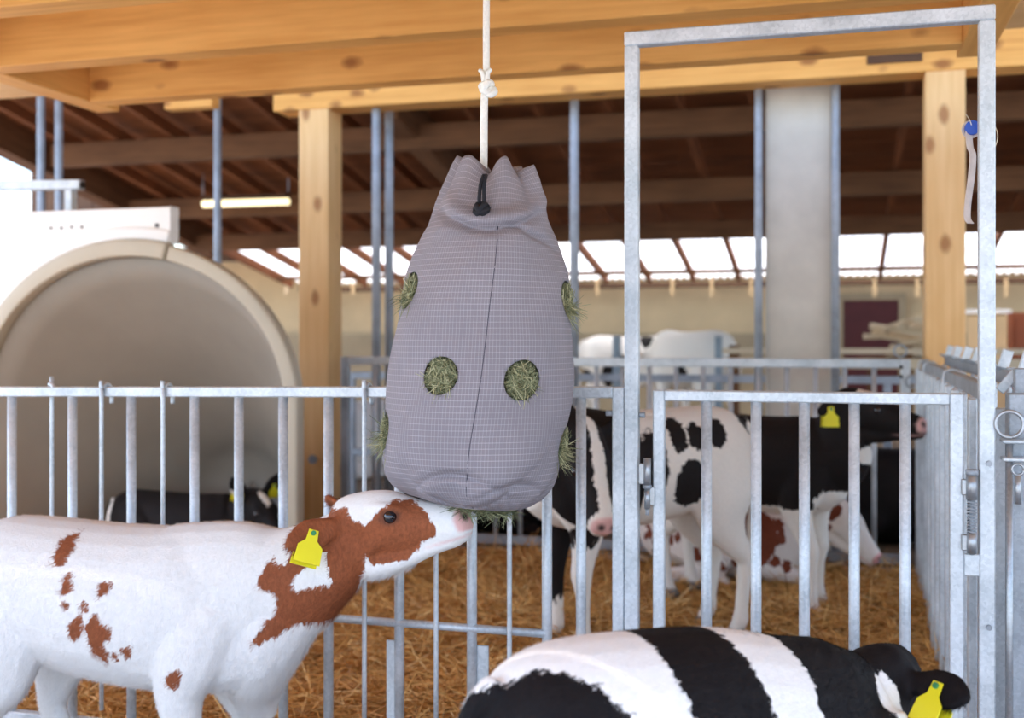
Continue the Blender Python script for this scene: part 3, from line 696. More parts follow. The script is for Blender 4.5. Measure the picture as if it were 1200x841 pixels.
    bpy.data.objects.remove(tmp, do_unlink=True); me.name = name; me.shade_smooth()
    if not me.materials: me.materials.append(mat)
    co = np.empty(len(me.vertices)*3, np.float32); me.vertices.foreach_get('co', co); co = co.reshape(-1, 3).astype(float)
    hp_ = ((co-poll) @ R)/hs
    pa = patch(co, hp_)
    if earpatch is not None:
        for c_, dl, wv in ear_info:
            r_ = co-(c_-dl*.075*hs*earsize); tt_ = r_ @ dl; pd = np.linalg.norm(r_-np.outer(tt_, dl), axis=1)
            pa = np.where((tt_ > .022) & (tt_ < .17) & (pd < .05), earpatch, pa)
    onh = (hp_[:, 0] > .15) & (np.abs(hp_[:, 1]) < .09) & (hp_[:, 2] > -.19) & (hp_[:, 2] < .06) & (hp_[:, 0] < .4)
    pk = np.where(onh, np.clip((hp_[:, 0]-.305-.25*(np.abs(hp_[:, 2]+.08)))/.012, 0, 1)*np.clip((hp_[:, 2]+.118)/.006, 0, 1), 0)
    lip = np.exp(-((hp_[:, 2]+.132-.12*(hp_[:, 0]-.3))/.0045)**2)*np.clip((hp_[:, 0]-.2)/.06, 0, 1)*onh; pk = np.maximum(pk, lip*.55)
    # inside of the ears is pink
    dk = np.zeros(len(co))
    for sg in (-1, 1):
        dd = np.linalg.norm((hp_-np.array([.338, sg*.021, -.078]))/np.array([.018, .012, .012]), axis=1); dk = np.maximum(dk, np.clip(1.6-dd*1.2, 0, 1)*onh)
        dd = np.linalg.norm((hp_-np.array([.145, sg*.064, -.043]))/np.array([.028, .03, .019]), axis=1); dk = np.maximum(dk, np.clip(1.35-dd, 0, .5))
    if not lie: dk = np.maximum(dk, np.clip((.05-co[:, 2])/.006, 0, 1)*.8)
    for nm, arr in (('patch', pa), ('pink', pk), ('dark', dk)):
        at = me.attributes.new(nm, 'FLOAT', 'POINT'); at.data.foreach_set('value', arr.astype(np.float32))
    Mw = T(loc) @ Matrix.Rotation(yaw, 4, 'Z') @ Matrix.Scale(scale, 4)
    body = tag(obj(name, me, None, Mw), label, cat, group)
    # eyes
    for sg in (-1, 1):
        c_ = H(.145, sg*.0585, -.043); vs, fs = [], []
        for i in range(9):
            for j in range(14):
                p_ = math.pi*i/8; t_ = 2*math.pi*j/14; vs.append((.0185*hs*math.sin(p_)*math.cos(t_), .0185*hs*math.sin(p_)*math.sin(t_), .0185*hs*math.cos(p_)))
        for i in range(8):
            for j in range(14): fs.append((i*14+j, i*14+(j+1) % 14, (i+1)*14+(j+1) % 14, (i+1)*14+j))
        obj('eye', mesh_from('eye', vs, fs, M['eye']), body, Mw @ T(c_))
    # ear tags
    for k_ in tags:
        c_, dl, wv = ear_info[k_]; nrm = np.cross(wv, dl); nrm /= np.linalg.norm(nrm)
        sgn = (1 if k_ == 0 else -1)
        fw = R @ np.array([1., 0, 0]); 
        if np.dot(nrm, fw) < 0: nrm = -nrm
        dn = np.array([0, 0, -1.]); dn = dn-nrm*np.dot(dn, nrm); dn /= np.linalg.norm(dn); sd = np.cross(dn, nrm)
        if tagroll: dn, sd = dn*math.cos(tagroll)+sd*math.sin(tagroll), sd*math.cos(tagroll)-dn*math.sin(tagroll)
        prof = [(-.011, -.008), (.011, -.008), (.013, .016), (.028, .03), (.03, .068), (-.03, .068), (-.028, .03), (-.013, .016)]
        for side in (1, -1):
            base = c_+nrm*side*.013; V_ = []
            for off in (0, .0025*side): V_ += [base+nrm*off+sd*x_+dn*z_*(1 if side > 0 else 1.) for x_, z_ in prof]
            k2 = len(prof); Fc = [tuple(range(k2)), tuple(range(2*k2-1, k2-1, -1))]+[(i, k2+i, k2+(i+1) % k2, (i+1) % k2) for i in range(k2)]
            V_ = np.array(V_)-base; tg_ = obj('ear_tag', mesh_from('ear_tag', V_, Fc, M['tag'], False), body, Mw @ T(base)); tg_['label'] = 'yellow plastic ear tag'
            p0 = base+nrm*side*.001; p1 = base+nrm*side*.007
            cyl('tag_stud', Mw @ Vector(p0), Mw @ Vector(p1), .0055*scale, M['tagstud'], tg_, 10)
    # short fur
    if fur:
        me.calc_loop_triangles(); nt_ = len(me.loop_triangles); tri = np.empty(nt_*3, np.int32); me.loop_triangles.foreach_get('vertices', tri); tri = tri.reshape(-1, 3)
        nv = np.empty(len(co)*3, np.float32); me.vertices.foreach_get('normal', nv); nv = nv.reshape(-1, 3).astype(float)
        A_, B_, C_ = co[tri[:, 0]], co[tri[:, 1]], co[tri[:, 2]]; ar = np.linalg.norm(np.cross(B_-A_, C_-A_), axis=1)
        ti = rng.choice(nt_, fur, p=ar/ar.sum()); r1 = np.sqrt(rng.uniform(size=fur)); r2 = rng.uniform(size=fur)
        w0, w1, w2 = 1-r1, r1*(1-r2), r1*r2; t3 = tri[ti]
        itp = lambda a_: (a_[t3[:, 0]].T*w0+a_[t3[:, 1]].T*w1+a_[t3[:, 2]].T*w2).T
        rt_ = itp(co); nn = itp(nv); nn /= np.linalg.norm(nn, axis=1)[:, None]; hpp = itp(hp_)
        head = (np.abs(hpp[:, 1]) < .13) & (hpp[:, 0] > -.08) & (hpp[:, 0] < .4) & (np.abs(hpp[:, 2]+.06) < .12)
        flow = np.where(head[:, None], -(R @ np.array([1., 0, .1]))[None], np.array([[-.75, 0, -.66]]))+rng.normal(0, .28, (fur, 3))
        flow -= nn*np.sum(flow*nn, 1)[:, None]; flow /= np.linalg.norm(flow, axis=1)[:, None]
        dd = flow+nn*rng.uniform(.18, .5, fur)[:, None]; dd /= np.linalg.norm(dd, axis=1)[:, None]
        Lh = furlen*rng.uniform(.6, 1.3, fur)*np.where(head, np.clip(1-(hpp[:, 0]-.02)*3.2, .1, 1)*.6, 1)
        belly = (~head) & (nn[:, 2] < -.5); Lh = np.where(belly, Lh*1.7, Lh)
        keep = (itp(pk) < .2) & (itp(dk) < .2); rt_, nn, dd, Lh = rt_[keep], nn[keep], dd[keep], Lh[keep]; k3 = len(rt_)
        sd = np.cross(dd, nn); sd /= np.linalg.norm(sd, axis=1)[:, None]; rt_ = rt_-nn*.001
        V_ = np.stack([rt_-sd*.0007, rt_+sd*.0007, rt_+dd*Lh[:, None]], 1).reshape(-1, 3)
        fm = fast_mesh('fur', V_, np.arange(k3*3).reshape(-1, 3), mat, {'patch': np.repeat(itp(pa)[keep], 3), 'pink': np.zeros(k3*3), 'dark': np.zeros(k3*3)})
        fm.normals_split_custom_set_from_vertices(np.repeat(nn, 3, axis=0).astype(np.float32))
        fo = obj('fur', fm, body, Mw); fo['kind'] = 'stuff'
    return body

# coat pattern helpers (all in the animal's own coordinates)
def ell(p, c, r):
    q = (p-np.array(c))/np.array(r); return (1-np.linalg.norm(q, axis=1))*min(r)
def poly(p2, pts):
    """signed distance (positive inside) of 2-D points to a polygon"""
    pts = np.array(pts, float); n = len(pts); dmin = np.full(len(p2), 1e9); ins = np.zeros(len(p2), bool)
    for i in range(n):
        a_, b_ = pts[i], pts[(i+1) % n]; e_ = b_-a_; w_ = p2-a_
        t = np.clip((w_ @ e_)/(e_ @ e_), 0, 1); dmin = np.minimum(dmin, np.linalg.norm(w_-t[:, None]*e_, axis=1))
        c1 = (a_[1] <= p2[:, 1]) != (b_[1] <= p2[:, 1]); xi = a_[0]+(p2[:, 1]-a_[1])*e_[0]/(e_[1] if abs(e_[1]) > 1e-9 else 1e-9); ins ^= c1 & (p2[:, 0] < xi)
    return np.where(ins, dmin, -dmin)
mx = lambda *a_: np.maximum.reduce(a_)
mn = lambda *a_: np.minimum.reduce(a_)

# --- red and white calf at the bag
LA = (-1.68, 2.40, 0); HPA = .20
def a2d(px, py, Y=2.25):
    q = P(px, py, Y); return (q.x-LA[0], q.z)
def ah(px, py, Y=2.335):
    q = P(px, py, Y); v_ = np.array([q.x-LA[0]-.60, 0, q.z-.838])
    return ((v_[0]*math.cos(HPA)+v_[2]*math.sin(HPA))/.84, (-v_[0]*math.sin(HPA)+v_[2]*math.cos(HPA))/.84)
def patchA(p, h):
    side = .02-p[:, 1]                      # the flank towards the gangway
    p2 = p[:, [0, 2]]
    sp_ = [poly(p2, [a2d(*q) for q in L]) for L in (
        [(55, 640), (66, 631), (72, 645), (70, 660), (58, 661)], [(75, 675), (84, 673), (88, 690), (78, 694)], [(120, 685), (130, 684), (129, 692), (121, 696)], [(80, 702), (86, 704), (83, 712)],
        [(87, 732), (100, 720), (103, 735), (90, 746)], [(105, 735), (118, 718), (124, 735), (123, 760), (128, 765), (122, 775), (112, 765)], [(126, 733), (133, 735), (132, 748), (126, 746)], [(131, 764), (137, 768), (136, 774)], [(147, 762), (154, 760), (149, 770)],
        [(194, 796), (210, 786), (211, 792), (203, 806), (196, 800)], [(101, 705), (108, 712), (104, 716)])]
    f = mn(mx(*sp_)+.005, side+.05)
    nk = poly(p2, [a2d(*q, Y=2.3) for q in ((298, 685), (312, 655), (330, 668), (336, 632), (352, 634), (362, 652), (356, 666), (342, 676), (340, 694), (358, 690), (380, 690), (388, 678), (387, 664), (385, 650), (430, 640), (440, 690), (418, 700), (392, 722), (372, 738), (352, 735), (330, 742), (296, 760), (294, 750), (318, 722), (322, 700))])
    far = ell(p, (.45, .12, .68), (.14, .12, .14))
    f = mx(f, mn(nk, side+.06), far)
    # face: brown cheeks, white forehead blaze, nose and throat
    hx, hy, hz = h[:, 0], np.abs(h[:, 1]), h[:, 2]
    onhead = (hx > -.045) & (hx < .4) & (hy < .2) & (np.abs(hz+.06) < .16)
    face = poly(np.column_stack([hx, hz]), [ah(*q) for q in ((360, 600), (404, 596), (410, 608), (428, 618), (436, 604), (443, 597), (456, 590), (474, 589), (484, 598), (497, 604), (506, 618), (503, 631), (488, 638), (485, 646), (474, 658), (452, 663), (432, 665), (424, 652), (420, 672), (412, 695), (380, 720), (340, 690))])
    face = mn(face, hy-.012)
    poll_b = ell(h, (-.045, 0, -.03), (.035, .2, .05))
    f = np.where(onhead, mx(face, poll_b), f)
    return f
animal('calf', 'red and white calf stretching its muzzle up to the grey hay bag', LA, 0, 1.0, (.60, 0, .838), .0, HPA, .84, patchA, M['coat_red'], voxel=.0062,
       neck=[(.18, 0, .60, .13, .18), (.33, 0, .625, .112, .168), (.45, 0, .652, .09, .138), (.54, 0, .703, .076, .105), (.605, 0, .752, .062, .082), (.66, 0, .765, .052, .07)],
       ears=((2.5, .38), (2.3, -.14)), earsize=1.2, earpatch=.03, tags=(1,), fur=170000, legs={('f', 1): .09, ('h', 1): .14}, extra=([(.46, 0, .64, .08, .11), (.41, 0, .55, .095, .10), (.36, .02, .46, .085, .09), (.335, .06, .38, .06, .065), (.33, .085, .31, .038, .043)], [(.20, 0, .50, .12, .10), (.30, 0, .505, .11, .115), (.37, 0, .54, .09, .11)]), furlen=.014, tagroll=.35)

# --- black and white calf in front at right
LB = (-.20, 1.86, 0)
def patchB(p, h):
    x_, y_, z_ = p.T
    rear = ell(p, (-.46, -.16, .52), (.25, .2, .34))
    mid = .076-np.abs(x_+.075+.12*(z_-.76))
    neck_ = x_-.13+.10*(.76-z_)
    f = mx(rear, mid, neck_)
    f = mn(f, -ell(p, (.335, -.09, .615), (.038, .06, .05)))
    f = mn(f, np.where(z_ < .3, .3-.31-(.3-z_), 1))
    hx, hy = h[:, 0], np.abs(h[:, 1])
    return np.where((hx > .03) & (hx < .22) & (h[:, 2] > -.06), mn(f, hy-.014), f)
animal('calf', 'black and white banded calf seen from behind in the lower right', LB, math.radians(46), .985, (.42, 0, .655), .45, -.8, .95, patchB, M['coat_black'], voxel=.0068, earpatch=.03, drop=.22,
       neck=[(.14, 0, .55, .12, .18), (.25, 0, .545, .10, .15), (.33, 0, .56, .085, .115), (.40, 0, .595, .07, .09), (.46, 0, .60, .058, .075)],
       ears=((1.9, .0), (2.0, -.35)), tags=(1,), fur=120000, furlen=.01)

# --- calves inside the pen
def patchC(p, h):
    x_, y_, z_ = p.T
    sp_ = [ell(p, c_, r_) for c_, r_ in (((-.225, .13, .70), (.042, .1, .05)), ((-.15, .15, .69), (.036, .1, .045)), ((-.08, .15, .71), (.034, .1, .07)), ((-.12, .17, .535), (.062, .1, .085)), ((.02, .15, .60), (.05, .1, .12)), ((-.40, .06, .74), (.05, .06, .06)), ((.20, .14, .62), (.08, .08, .10)), ((.02, -.15, .62), (.16, .12, .13)), ((.12, .05, .78), (.10, .1, .05)), ((-.42, .02, .60), (.03, .05, .07)), ((-.26, .03, .40), (.03, .06, .05)),
        ((.24, -.10, .36), (.07, .06, .22)), ((.24, .10, .42), (.05, .06, .08)))]
    f = mx(*sp_); hx, hy, hz = h[:, 0], h[:, 1], h[:, 2]
    onh = (hx > -.09) & (hx < .4) & (np.abs(hy) < .2) & (np.abs(hz+.06) < .15)
    return np.where(onh, mn(np.abs(hy)-.022, .30-hx), f)
animal('calf', 'black and white spotted calf standing in the pen behind the gate hinge', (-.76, 4.42, .02), math.radians(219), 1.20, (.25, .13, .735), 1.55, -.85, .95, patchC, M['coat_pen'],
       neck=[(.14, 0, .62, .12, .17), (.26, .0, .67, .1, .14), (.305, .04, .72, .085, .11), (.28, .11, .70, .07, .085), (.25, .16, .67, .055, .07)], ears=((1.7, .1), (1.7, .1)), cat='calf')
def patchD(p, h):
    x_, y_, z_ = p.T
    f = mn(z_-.43+.10*np.clip(x_-.1, 0, 1)*0, np.full(len(p), .05))
    f = mn(f, -ell(p, (.36, 0, .44), (.06, .2, .07)), -ell(p, (.47, 0, .64), (.05, .06, .035)))
    hx, hy, hz = h[:, 0], np.abs(h[:, 1]), h[:, 2]
    onh = (hx > -.03) & (hx < .36) & (np.abs(hz+.06) < .15) & (hy < .1)
    return np.where(onh, np.where((hx < .15) & (hx > .03) & (hz > -.012), -.02, .03), f)
animal('calf', 'black calf with white legs standing in the pen, muzzle at the side fence', (-.36, 5.2, .02), math.radians(-24), 1.12, (.415, 0, .86), .02, -.10, .84, patchD, M['coat_pen'],
       ears=((2.3, .1), (2.4, -.3)), tags=(1,), cat='calf', legs={('f', -1): .06})
def patchE(p, h):
    x_, y_, z_ = p.T
    big = [ell(p, c_, r_) for c_, r_ in (((.16, -.17, .24), (.10, .14, .14)), ((-.13, -.12, .36), (.06, .1, .05)), ((.4, -.06, .36), (.06, .08, .05)), ((.02, -.15, .28), (.035, .06, .05)))]
    r_ = np.random.default_rng(3); sm2 = [ell(p, (r_.uniform(-.4, .3), -.17, r_.uniform(.06, .34)), (r_.uniform(.012, .03), .1, r_.uniform(.015, .035))) for _ in range(60)]
    hx, hy, hz = h[:, 0], np.abs(h[:, 1]), h[:, 2]
    onh = (hx > -.06) & (hx < .36) & (np.abs(hz+.06) < .15) & (hy < .16)
    fh = mx(ell(h, (-.0, -.06, -.05), (.05, .07, .05)), ell(h, (.03, -.06, -.13), (.03, .04, .025)))
    return np.where(onh, fh, mx(*big, *sm2))
animal('calf', 'red speckled white calf lying on the straw behind the black calf', (-.53, 5.76, .03), 0, 1.0, (.545, -.02, .40), -.1, -.72, .92, patchE, M['coat_penred'], lie=True, ears=((2.3, -.1), (2.3, -.3)), tags=(1,), cat='calf')
def blackish(*spots):
    def fn(p, h):
        f = np.full(len(p), .05)
        for kind, c_, r_ in spots: f = mn(f, -ell(p if kind == 'b' else h, c_, r_))
        return f
    return fn
q = P(205, 600, 5.36)
animal('calf', 'black calf with white face patch lying inside the white hutch', (q.x+.02, 5.38, .02), 0, .98, (.47, -.02, .40), -.55, -.4, .95, blackish(('b', (-.40, -.10, .25), (.05, .15, .12)), ('b', (.38, -.1, .40), (.05, .08, .05)), ('h', (.09, 0, .02), (.07, .025, .05)), ('b', (.1, -.17, .22), (.02, .05, .02))), M['coat_pen'], lie=True, ears=((1.8, .9), (1.8, .9)), earsize=1.3, tags=(0, 1), cat='calf')
q = P(560, 600, 6.8)
animal('calf', 'black calf lying behind the rear fence below the hay bag', (q.x, 6.8, .02), 0, 1.05, (.50, -.02, .30), -.2, -.75, .95, blackish(('h', (.2, -.03, -.06), (.15, .08, .05)), ), M['coat_pen'], lie=True, cat='calf', voxel=.012)
q = P(1055, 600, 6.75)
animal('cow', 'black cow lying behind the rear fence under the raised black muzzle', (q.x+.12, 7.08, .02), math.radians(180), 1.45, (.50, 0, .38), .3, -.7, .95, blackish(('h', (.22, 0, -.06), (.09, .09, .06))), M['coat_pen'], lie=True, cat='cow', voxel=.012)
def spotty(seed, n, cover=.12):
    def fn(p, h):
        r_ = np.random.default_rng(seed); return mx(*[ell(p, (r_.uniform(-.45, .5), r_.choice([-.15, .15]), r_.uniform(.3, .8)), (r_.uniform(.5, 1.4)*cover, .14, r_.uniform(.5, 1.2)*cover)) for _ in range(n)])
    return fn
q = P(812, 400, 13.2)
animal('cow', 'mostly white cow standing far back left of the concrete column', (q.x, 13.2, .02), math.radians(130), 1.68, (.62, 0, .62), .2, -.6, 1., spotty(5, 3, .09), M['coat_pen'], cat='cow', voxel=.015)
q = P(705, 400, 13.4)
animal('cow', 'black and white cow standing far back right of the hay bag', (q.x, 15.4, .02), math.radians(30), 1.62, (.62, 0, .62), .2, -.5, 1., spotty(8, 9, .14), M['coat_pen'], cat='cow', voxel=.015)
q = P(418, 500, 9.3)
animal('cow', 'black and white cow lying beyond the timber post', (q.x, 9.3, .02), math.radians(60), 1.7, (.5, 0, .42), .2, -.4, 1., spotty(12, 10, .14), M['coat_pen'], lie=True, cat='cow', voxel=.015)
q = P(700, 500, 9.0)
animal('cow', 'brown cow lying behind the rear fence right of the hay bag', (q.x+.1, 9.0, .02), math.radians(170), 1.6, (.5, 0, .42), .2, -.4, 1., blackish(('h', (.3, 0, -.06), (.07, .09, .08))), M['coat_penred'], lie=True, cat='cow', voxel=.015)

# ------------------------------------------------------------------ hay bag
YB = 2.42
rows = [(199, 541, 616), (206, 535, 621), (215, 530, 626), (228, 523, 631), (240, 517, 636), (260, 508, 642), (280, 499, 649), (300, 491, 654), (320, 484, 659), (360, 474, 664), (400, 468, 667), (440, 464, 667), (480, 460, 664), (510, 458, 660), (532, 459, 657), (550, 464, 651), (565, 473, 643), (577, 488, 632), (585, 508, 619), (590, 535, 600), (592, 560, 576)]
prm = []
for py, xl_, xr_ in rows:
    a = P(xl_, py, YB); b = P(xr_, py, YB); prm.append(((a.x+b.x)/2, (b.x-a.x)/2, a.z))
prm = np.array(prm)
arc = np.r_[0, np.cumsum(np.hypot(np.diff(prm[:, 1]), np.diff(prm[:, 2])))]
NS, NTH = 190, 260
sv = np.linspace(0, arc[-1], NS)
def rowp(s_): 
    return np.stack([np.interp(s_, arc, prm[:, 0]), np.interp(s_, arc, prm[:, 1]), np.interp(s_, arc, prm[:, 2])])
def bag_pos(s_, th, inset=0.):
    cx, r, z = rowp(s_)
    for _ in range(1): pass
    rd = r*(.62+.38*np.clip((s_-.0)/.16, 0, 1)); ph = math.atan(.313); th0 = th; th = th-ph
    r = r-inset; rd = rd-inset; ttop = np.exp(-s_/.05)
    # pleats at the mouth, diagonal pulls below the cord, slack wrinkles at the base
    dsp = .013*np.exp(-s_/.08)*np.sin(6*th+.6)+.006*np.exp(-s_/.13)*np.sin(11*th+1+12*s_)+.0035*np.sin(4*th+1.3+26*s_)*np.clip(s_/.1, 0, 1)
    dsp += -.024*np.exp(-((s_-.135-.03*np.cos(th*2.2))/.012)**2)*np.exp(-(th/.75)**2)+.016*np.exp(-((s_-.112-.03*np.cos(th*2.2))/.02)**2)*np.exp(-(th/.9)**2)
    dsp += -.014*np.exp(-((s_-.155-.05*(th-.3))/.011)**2)*np.exp(-((th-.65)/.45)**2)
    e_ = arc[-1]-s_
    dsp += .007*np.exp(-((e_-.17)/.06)**2)*np.sin(8*th+26*s_)-.016*np.exp(-((e_-.165-.05*np.cos(2.4*(th+.25)))/.010)**2)*np.exp(-((th+.25)/.55)**2)-.014*np.exp(-((e_-.15-.04*np.cos(2.6*(th-.55)))/.010)**2)*np.exp(-((th-.55)/.45)**2)+.003*np.sin(3*th+9*s_)*np.clip(s_/.2, 0, 1)*np.clip(e_/.15, 0, 1)
    dsp += -.012*np.exp(-((e_-.21+.10*np.cos((th+.15)*2))/.012)**2)*np.exp(-((th+.1)/.7)**2)
    dsp += .003*np.sin(31*th+4*np.sin(20*s_))*np.exp(-((e_-.115)/.03)**2)
    r = r+dsp; rd = rd+dsp
    zt_ = z+ttop*(-.017*np.cos(6*(th+.3))+.004*np.sin(3*th)-.012*np.sin(th))-.011*np.sin(th)*np.clip((.25-e_)/.25, 0, 1)
    th = th0; return np.stack([cx+r*np.sin(th), YB-rd*np.cos(th), zt_], -1)
th = np.linspace(0, 2*np.pi, NTH, endpoint=False)-np.pi
TS, TT = np.meshgrid(sv, th, indexing='ij'); TS = TS.ravel(); TT = TT.ravel()
def s_at(py): return float(np.interp(P(565, py, YB).z, prm[::-1, 2], arc[::-1]))
PH = math.atan(.313)
holes = [(s_at(437), math.radians(-24.5), .040), (s_at(442), math.radians(25.8), .0425), (s_at(342), math.radians(-66), .041), (s_at(352), math.radians(74), .042), (s_at(503), math.radians(-77), .041), (s_at(518), math.radians(76), .042),
         (s_at(437), math.radians(128), .041), (s_at(437), math.radians(-128), .041), (s_at(350), math.radians(180), .041), (s_at(510), math.radians(178), .041)]
holes = [(a_, b_+PH, c_) for a_, b_, c_ in holes]
idx = np.arange(NS*NTH).reshape(NS, NTH); nx = np.roll(idx, -1, axis=1)
Fq = np.stack([idx[:-1], nx[:-1], nx[1:], idx[1:]], -1).reshape(-1, 4)
rr = rowp(TS)[1]
def hd(s_, t_, h):
    r0 = rowp(np.array([h[0]]))[1][0]; dt = (t_-h[1]+np.pi) % (2*np.pi)-np.pi; return np.hypot(r0*dt, s_-h[0]), r0*dt, s_-h[0], r0
fc_s = TS[Fq].mean(1); fc_t = TT[Fq[:, 0]]+np.pi/NTH
kill = np.zeros(len(Fq), bool); S2, T2 = TS.copy(), TT.copy()
for h in holes:
    k_ = hd(fc_s, fc_t, h)[0] < h[2]; kill |= k_
    vin = np.unique(Fq[k_]); vk = np.unique(Fq[~k_]); bd = np.intersect1d(vin, vk); d0, da, ds, r0 = hd(TS[bd], TT[bd], h)
    S2[bd] = h[0]+ds/d0*h[2]; T2[bd] = h[1]+da/d0*h[2]/r0
pos = bag_pos(S2, T2); keep = Fq[~kill]
bx0 = P(565, 592, YB); base = np.array([bx0.x, YB, bx0.z])
# mouth funnel and bottom cap
extra = []; nV = len(pos); mouth = pos[:NTH]; mc = mouth.mean(0)
for t in (.25, .55, .8): extra.append(mc+(mouth-mc)*np.array([1-t, 1-t, 1-t*.3])+np.array([0, 0, -.03*t]))
ex = np.vstack(extra); V = np.vstack([pos, ex]); prev = idx[0]
fe = []
for k_ in range(3):
    cur = nV+k_*NTH+np.arange(NTH); fe.append(np.stack([prev, cur, np.roll(cur, -1), np.roll(prev, -1)], -1)); prev = cur
Fall = np.vstack([keep]+fe)
bag = empty('hay_bag', base, 'grey ripstop hay bag with round feeding holes hanging from a white rope', 'hay bag')
bm_ = fast_mesh('bag_cloth', V-base, Fall, M['cloth'])
uvl = bm_.uv_layers.new(name='UVMap'); uvv = np.zeros((len(V), 2)); uvv[:nV, 0] = T2*.188; uvv[:nV, 1] = S2; uvv[nV:, 0] = np.tile(th*.188, 3); uvv[nV:, 1] = -.01
li = np.empty(len(bm_.loops), np.int32); bm_.loops.foreach_get('vertex_index', li); uvl.data.foreach_set('uv', uvv[li].astype(np.float32).ravel())
cl = obj('bag_cloth', bm_, bag, T(base)); md = cl.modifiers.new('thick', 'SOLIDIFY'); md.thickness = .002; md.offset = -1
# seam down the front
ss = np.linspace(s_at(272), s_at(588), 60); tt_ = PH+np.linspace(math.radians(7.5), math.radians(-7), 60)
sp_ = bag_pos(ss, tt_)+np.column_stack([np.sin(tt_), -np.cos(tt_), 0*tt_])*.0006; sweep_obj('seam', sp_, .0018, M['cord'] if False else M['greypaint'], bag, nsub=1, ring=6)
o = bag.children[-1]; o.data.materials[0] = plain('dark_thread', srgb(74, 70, 80), .8, .1, 60)
sb = bag_pos(np.full(120, s_at(578)), np.linspace(-np.pi, np.pi, 120)); sweep_obj('hem', sb, .0025, M['cloth'], bag, nsub=1, ring=6)
# black draw cord with knot
cy = min(float(bag_pos(np.array([t_]), np.array([PH-.05]))[0, 1]) for t_ in np.linspace(.02, .11, 10))-.016
k0 = P(565, 208, cy); k1 = P(565, 246, cy)
for dx_ in (-.004, .004): sweep_obj('draw_cord', [(k0.x+dx_*.6, cy+.02, k0.z+.008), (k0.x+dx_, cy+.002, k0.z-.015), (k0.x+dx_*1.3, cy-.004, k1.z+.02), (k0.x+dx_*.5, cy-.004, k1.z)], .0042, M['cord'], bag)
for j, (ax1, ax2, R_) in enumerate((((1, 0, .2), (0, .8, .4), .014), ((.6, 0, .8), (0, 1, .2), .014), ((-.6, 0, .8), (.2, 1, 0), .014), ((1, 0, -.3), (0, .3, 1), .013))):
    a1 = np.array(ax1, float); a1 /= np.linalg.norm(a1); a2_ = np.array(ax2, float); a2_ -= a1*(a1 @ a2_); a2_ /= np.linalg.norm(a2_)
    sweep_obj('cord_knot', ring_pts(k1+Vector((0, -.004, 0)), R_, a1, a2_, 12), .0062, M['cord'], bag, nsub=2, ring=8)
# ------------------------------------------------------------------ rope
rtop = P(570, 4, YB); r0 = P(566, 203, YB); rk = P(570, 102, YB); zb = ZT-.1
rope = empty('rope', (rtop.x, YB, r0.z), 'white rope with a bulky knot holding up the hay bag', 'rope')
sweep_obj('upper_cord', [(rtop.x+.004, YB, ZB-.002), (rtop.x, YB, rtop.z), (rk.x, YB, rk.z+.02), (rk.x, YB, rk.z)], .0078, M['rope'], rope, ring=12)
sweep_obj('lower_cord', [(rk.x, YB, rk.z), (rk.x-.004, YB-.003, rk.z-.03), (r0.x+.002, YB, r0.z+.03), (r0.x, YB, r0.z)], .0086, M['rope'], rope, ring=12)
for dc, ax1, ax2, R_ in (((0, 0, .004), (1, 0, .25), (0, 1, 0), .0115), ((.002, 0, -.010), (1, 0, -.5), (0, 1, .2), .012), ((.004, -.004, -.002), (.5, 0, .86), (.2, 1, 0), .012), ((.012, -.004, -.012), (.9, .2, .3), (0, .5, .8), .008)):
    a1 = np.array(ax1, float); a1 /= np.linalg.norm(a1); a2_ = np.array(ax2, float); a2_ -= a1*(a1 @ a2_); a2_ /= np.linalg.norm(a2_)
    sweep_obj('rope_knot', ring_pts(rk+Vector(dc), R_, a1, a2_, 14), .0078, M['rope'], rope, nsub=2, ring=10)
for dx_ in (-.013, .013): sweep_obj('frayed_end', [(rk.x+dx_*.3, YB-.006, rk.z+.012), (rk.x+dx_*.5, YB-.009, rk.z+.03), (rk.x+dx_*1.1, YB-.008, rk.z+.024+abs(dx_))], [.006, .0055, .004], M['rope'], rope, ring=8)
sweep_obj('end_loop', ring_pts(r0+Vector((0, 0, -.002)), .008, (1, 0, 0), (0, 1, .3), 12), .0062, M['rope'], rope, nsub=2)
for x1_, z1_ in ((-.016, -.017), (.018, -.022), (.036, -.010)):
    sweep_obj('wire_hook', [(r0.x, YB-.006, r0.z+.002), (r0.x+x1_*.6, YB-.012, r0.z+z1_*.5), (r0.x+x1_, YB-.02, r0.z+z1_)], .0022, M['steel'], rope, nsub=3, ring=6)

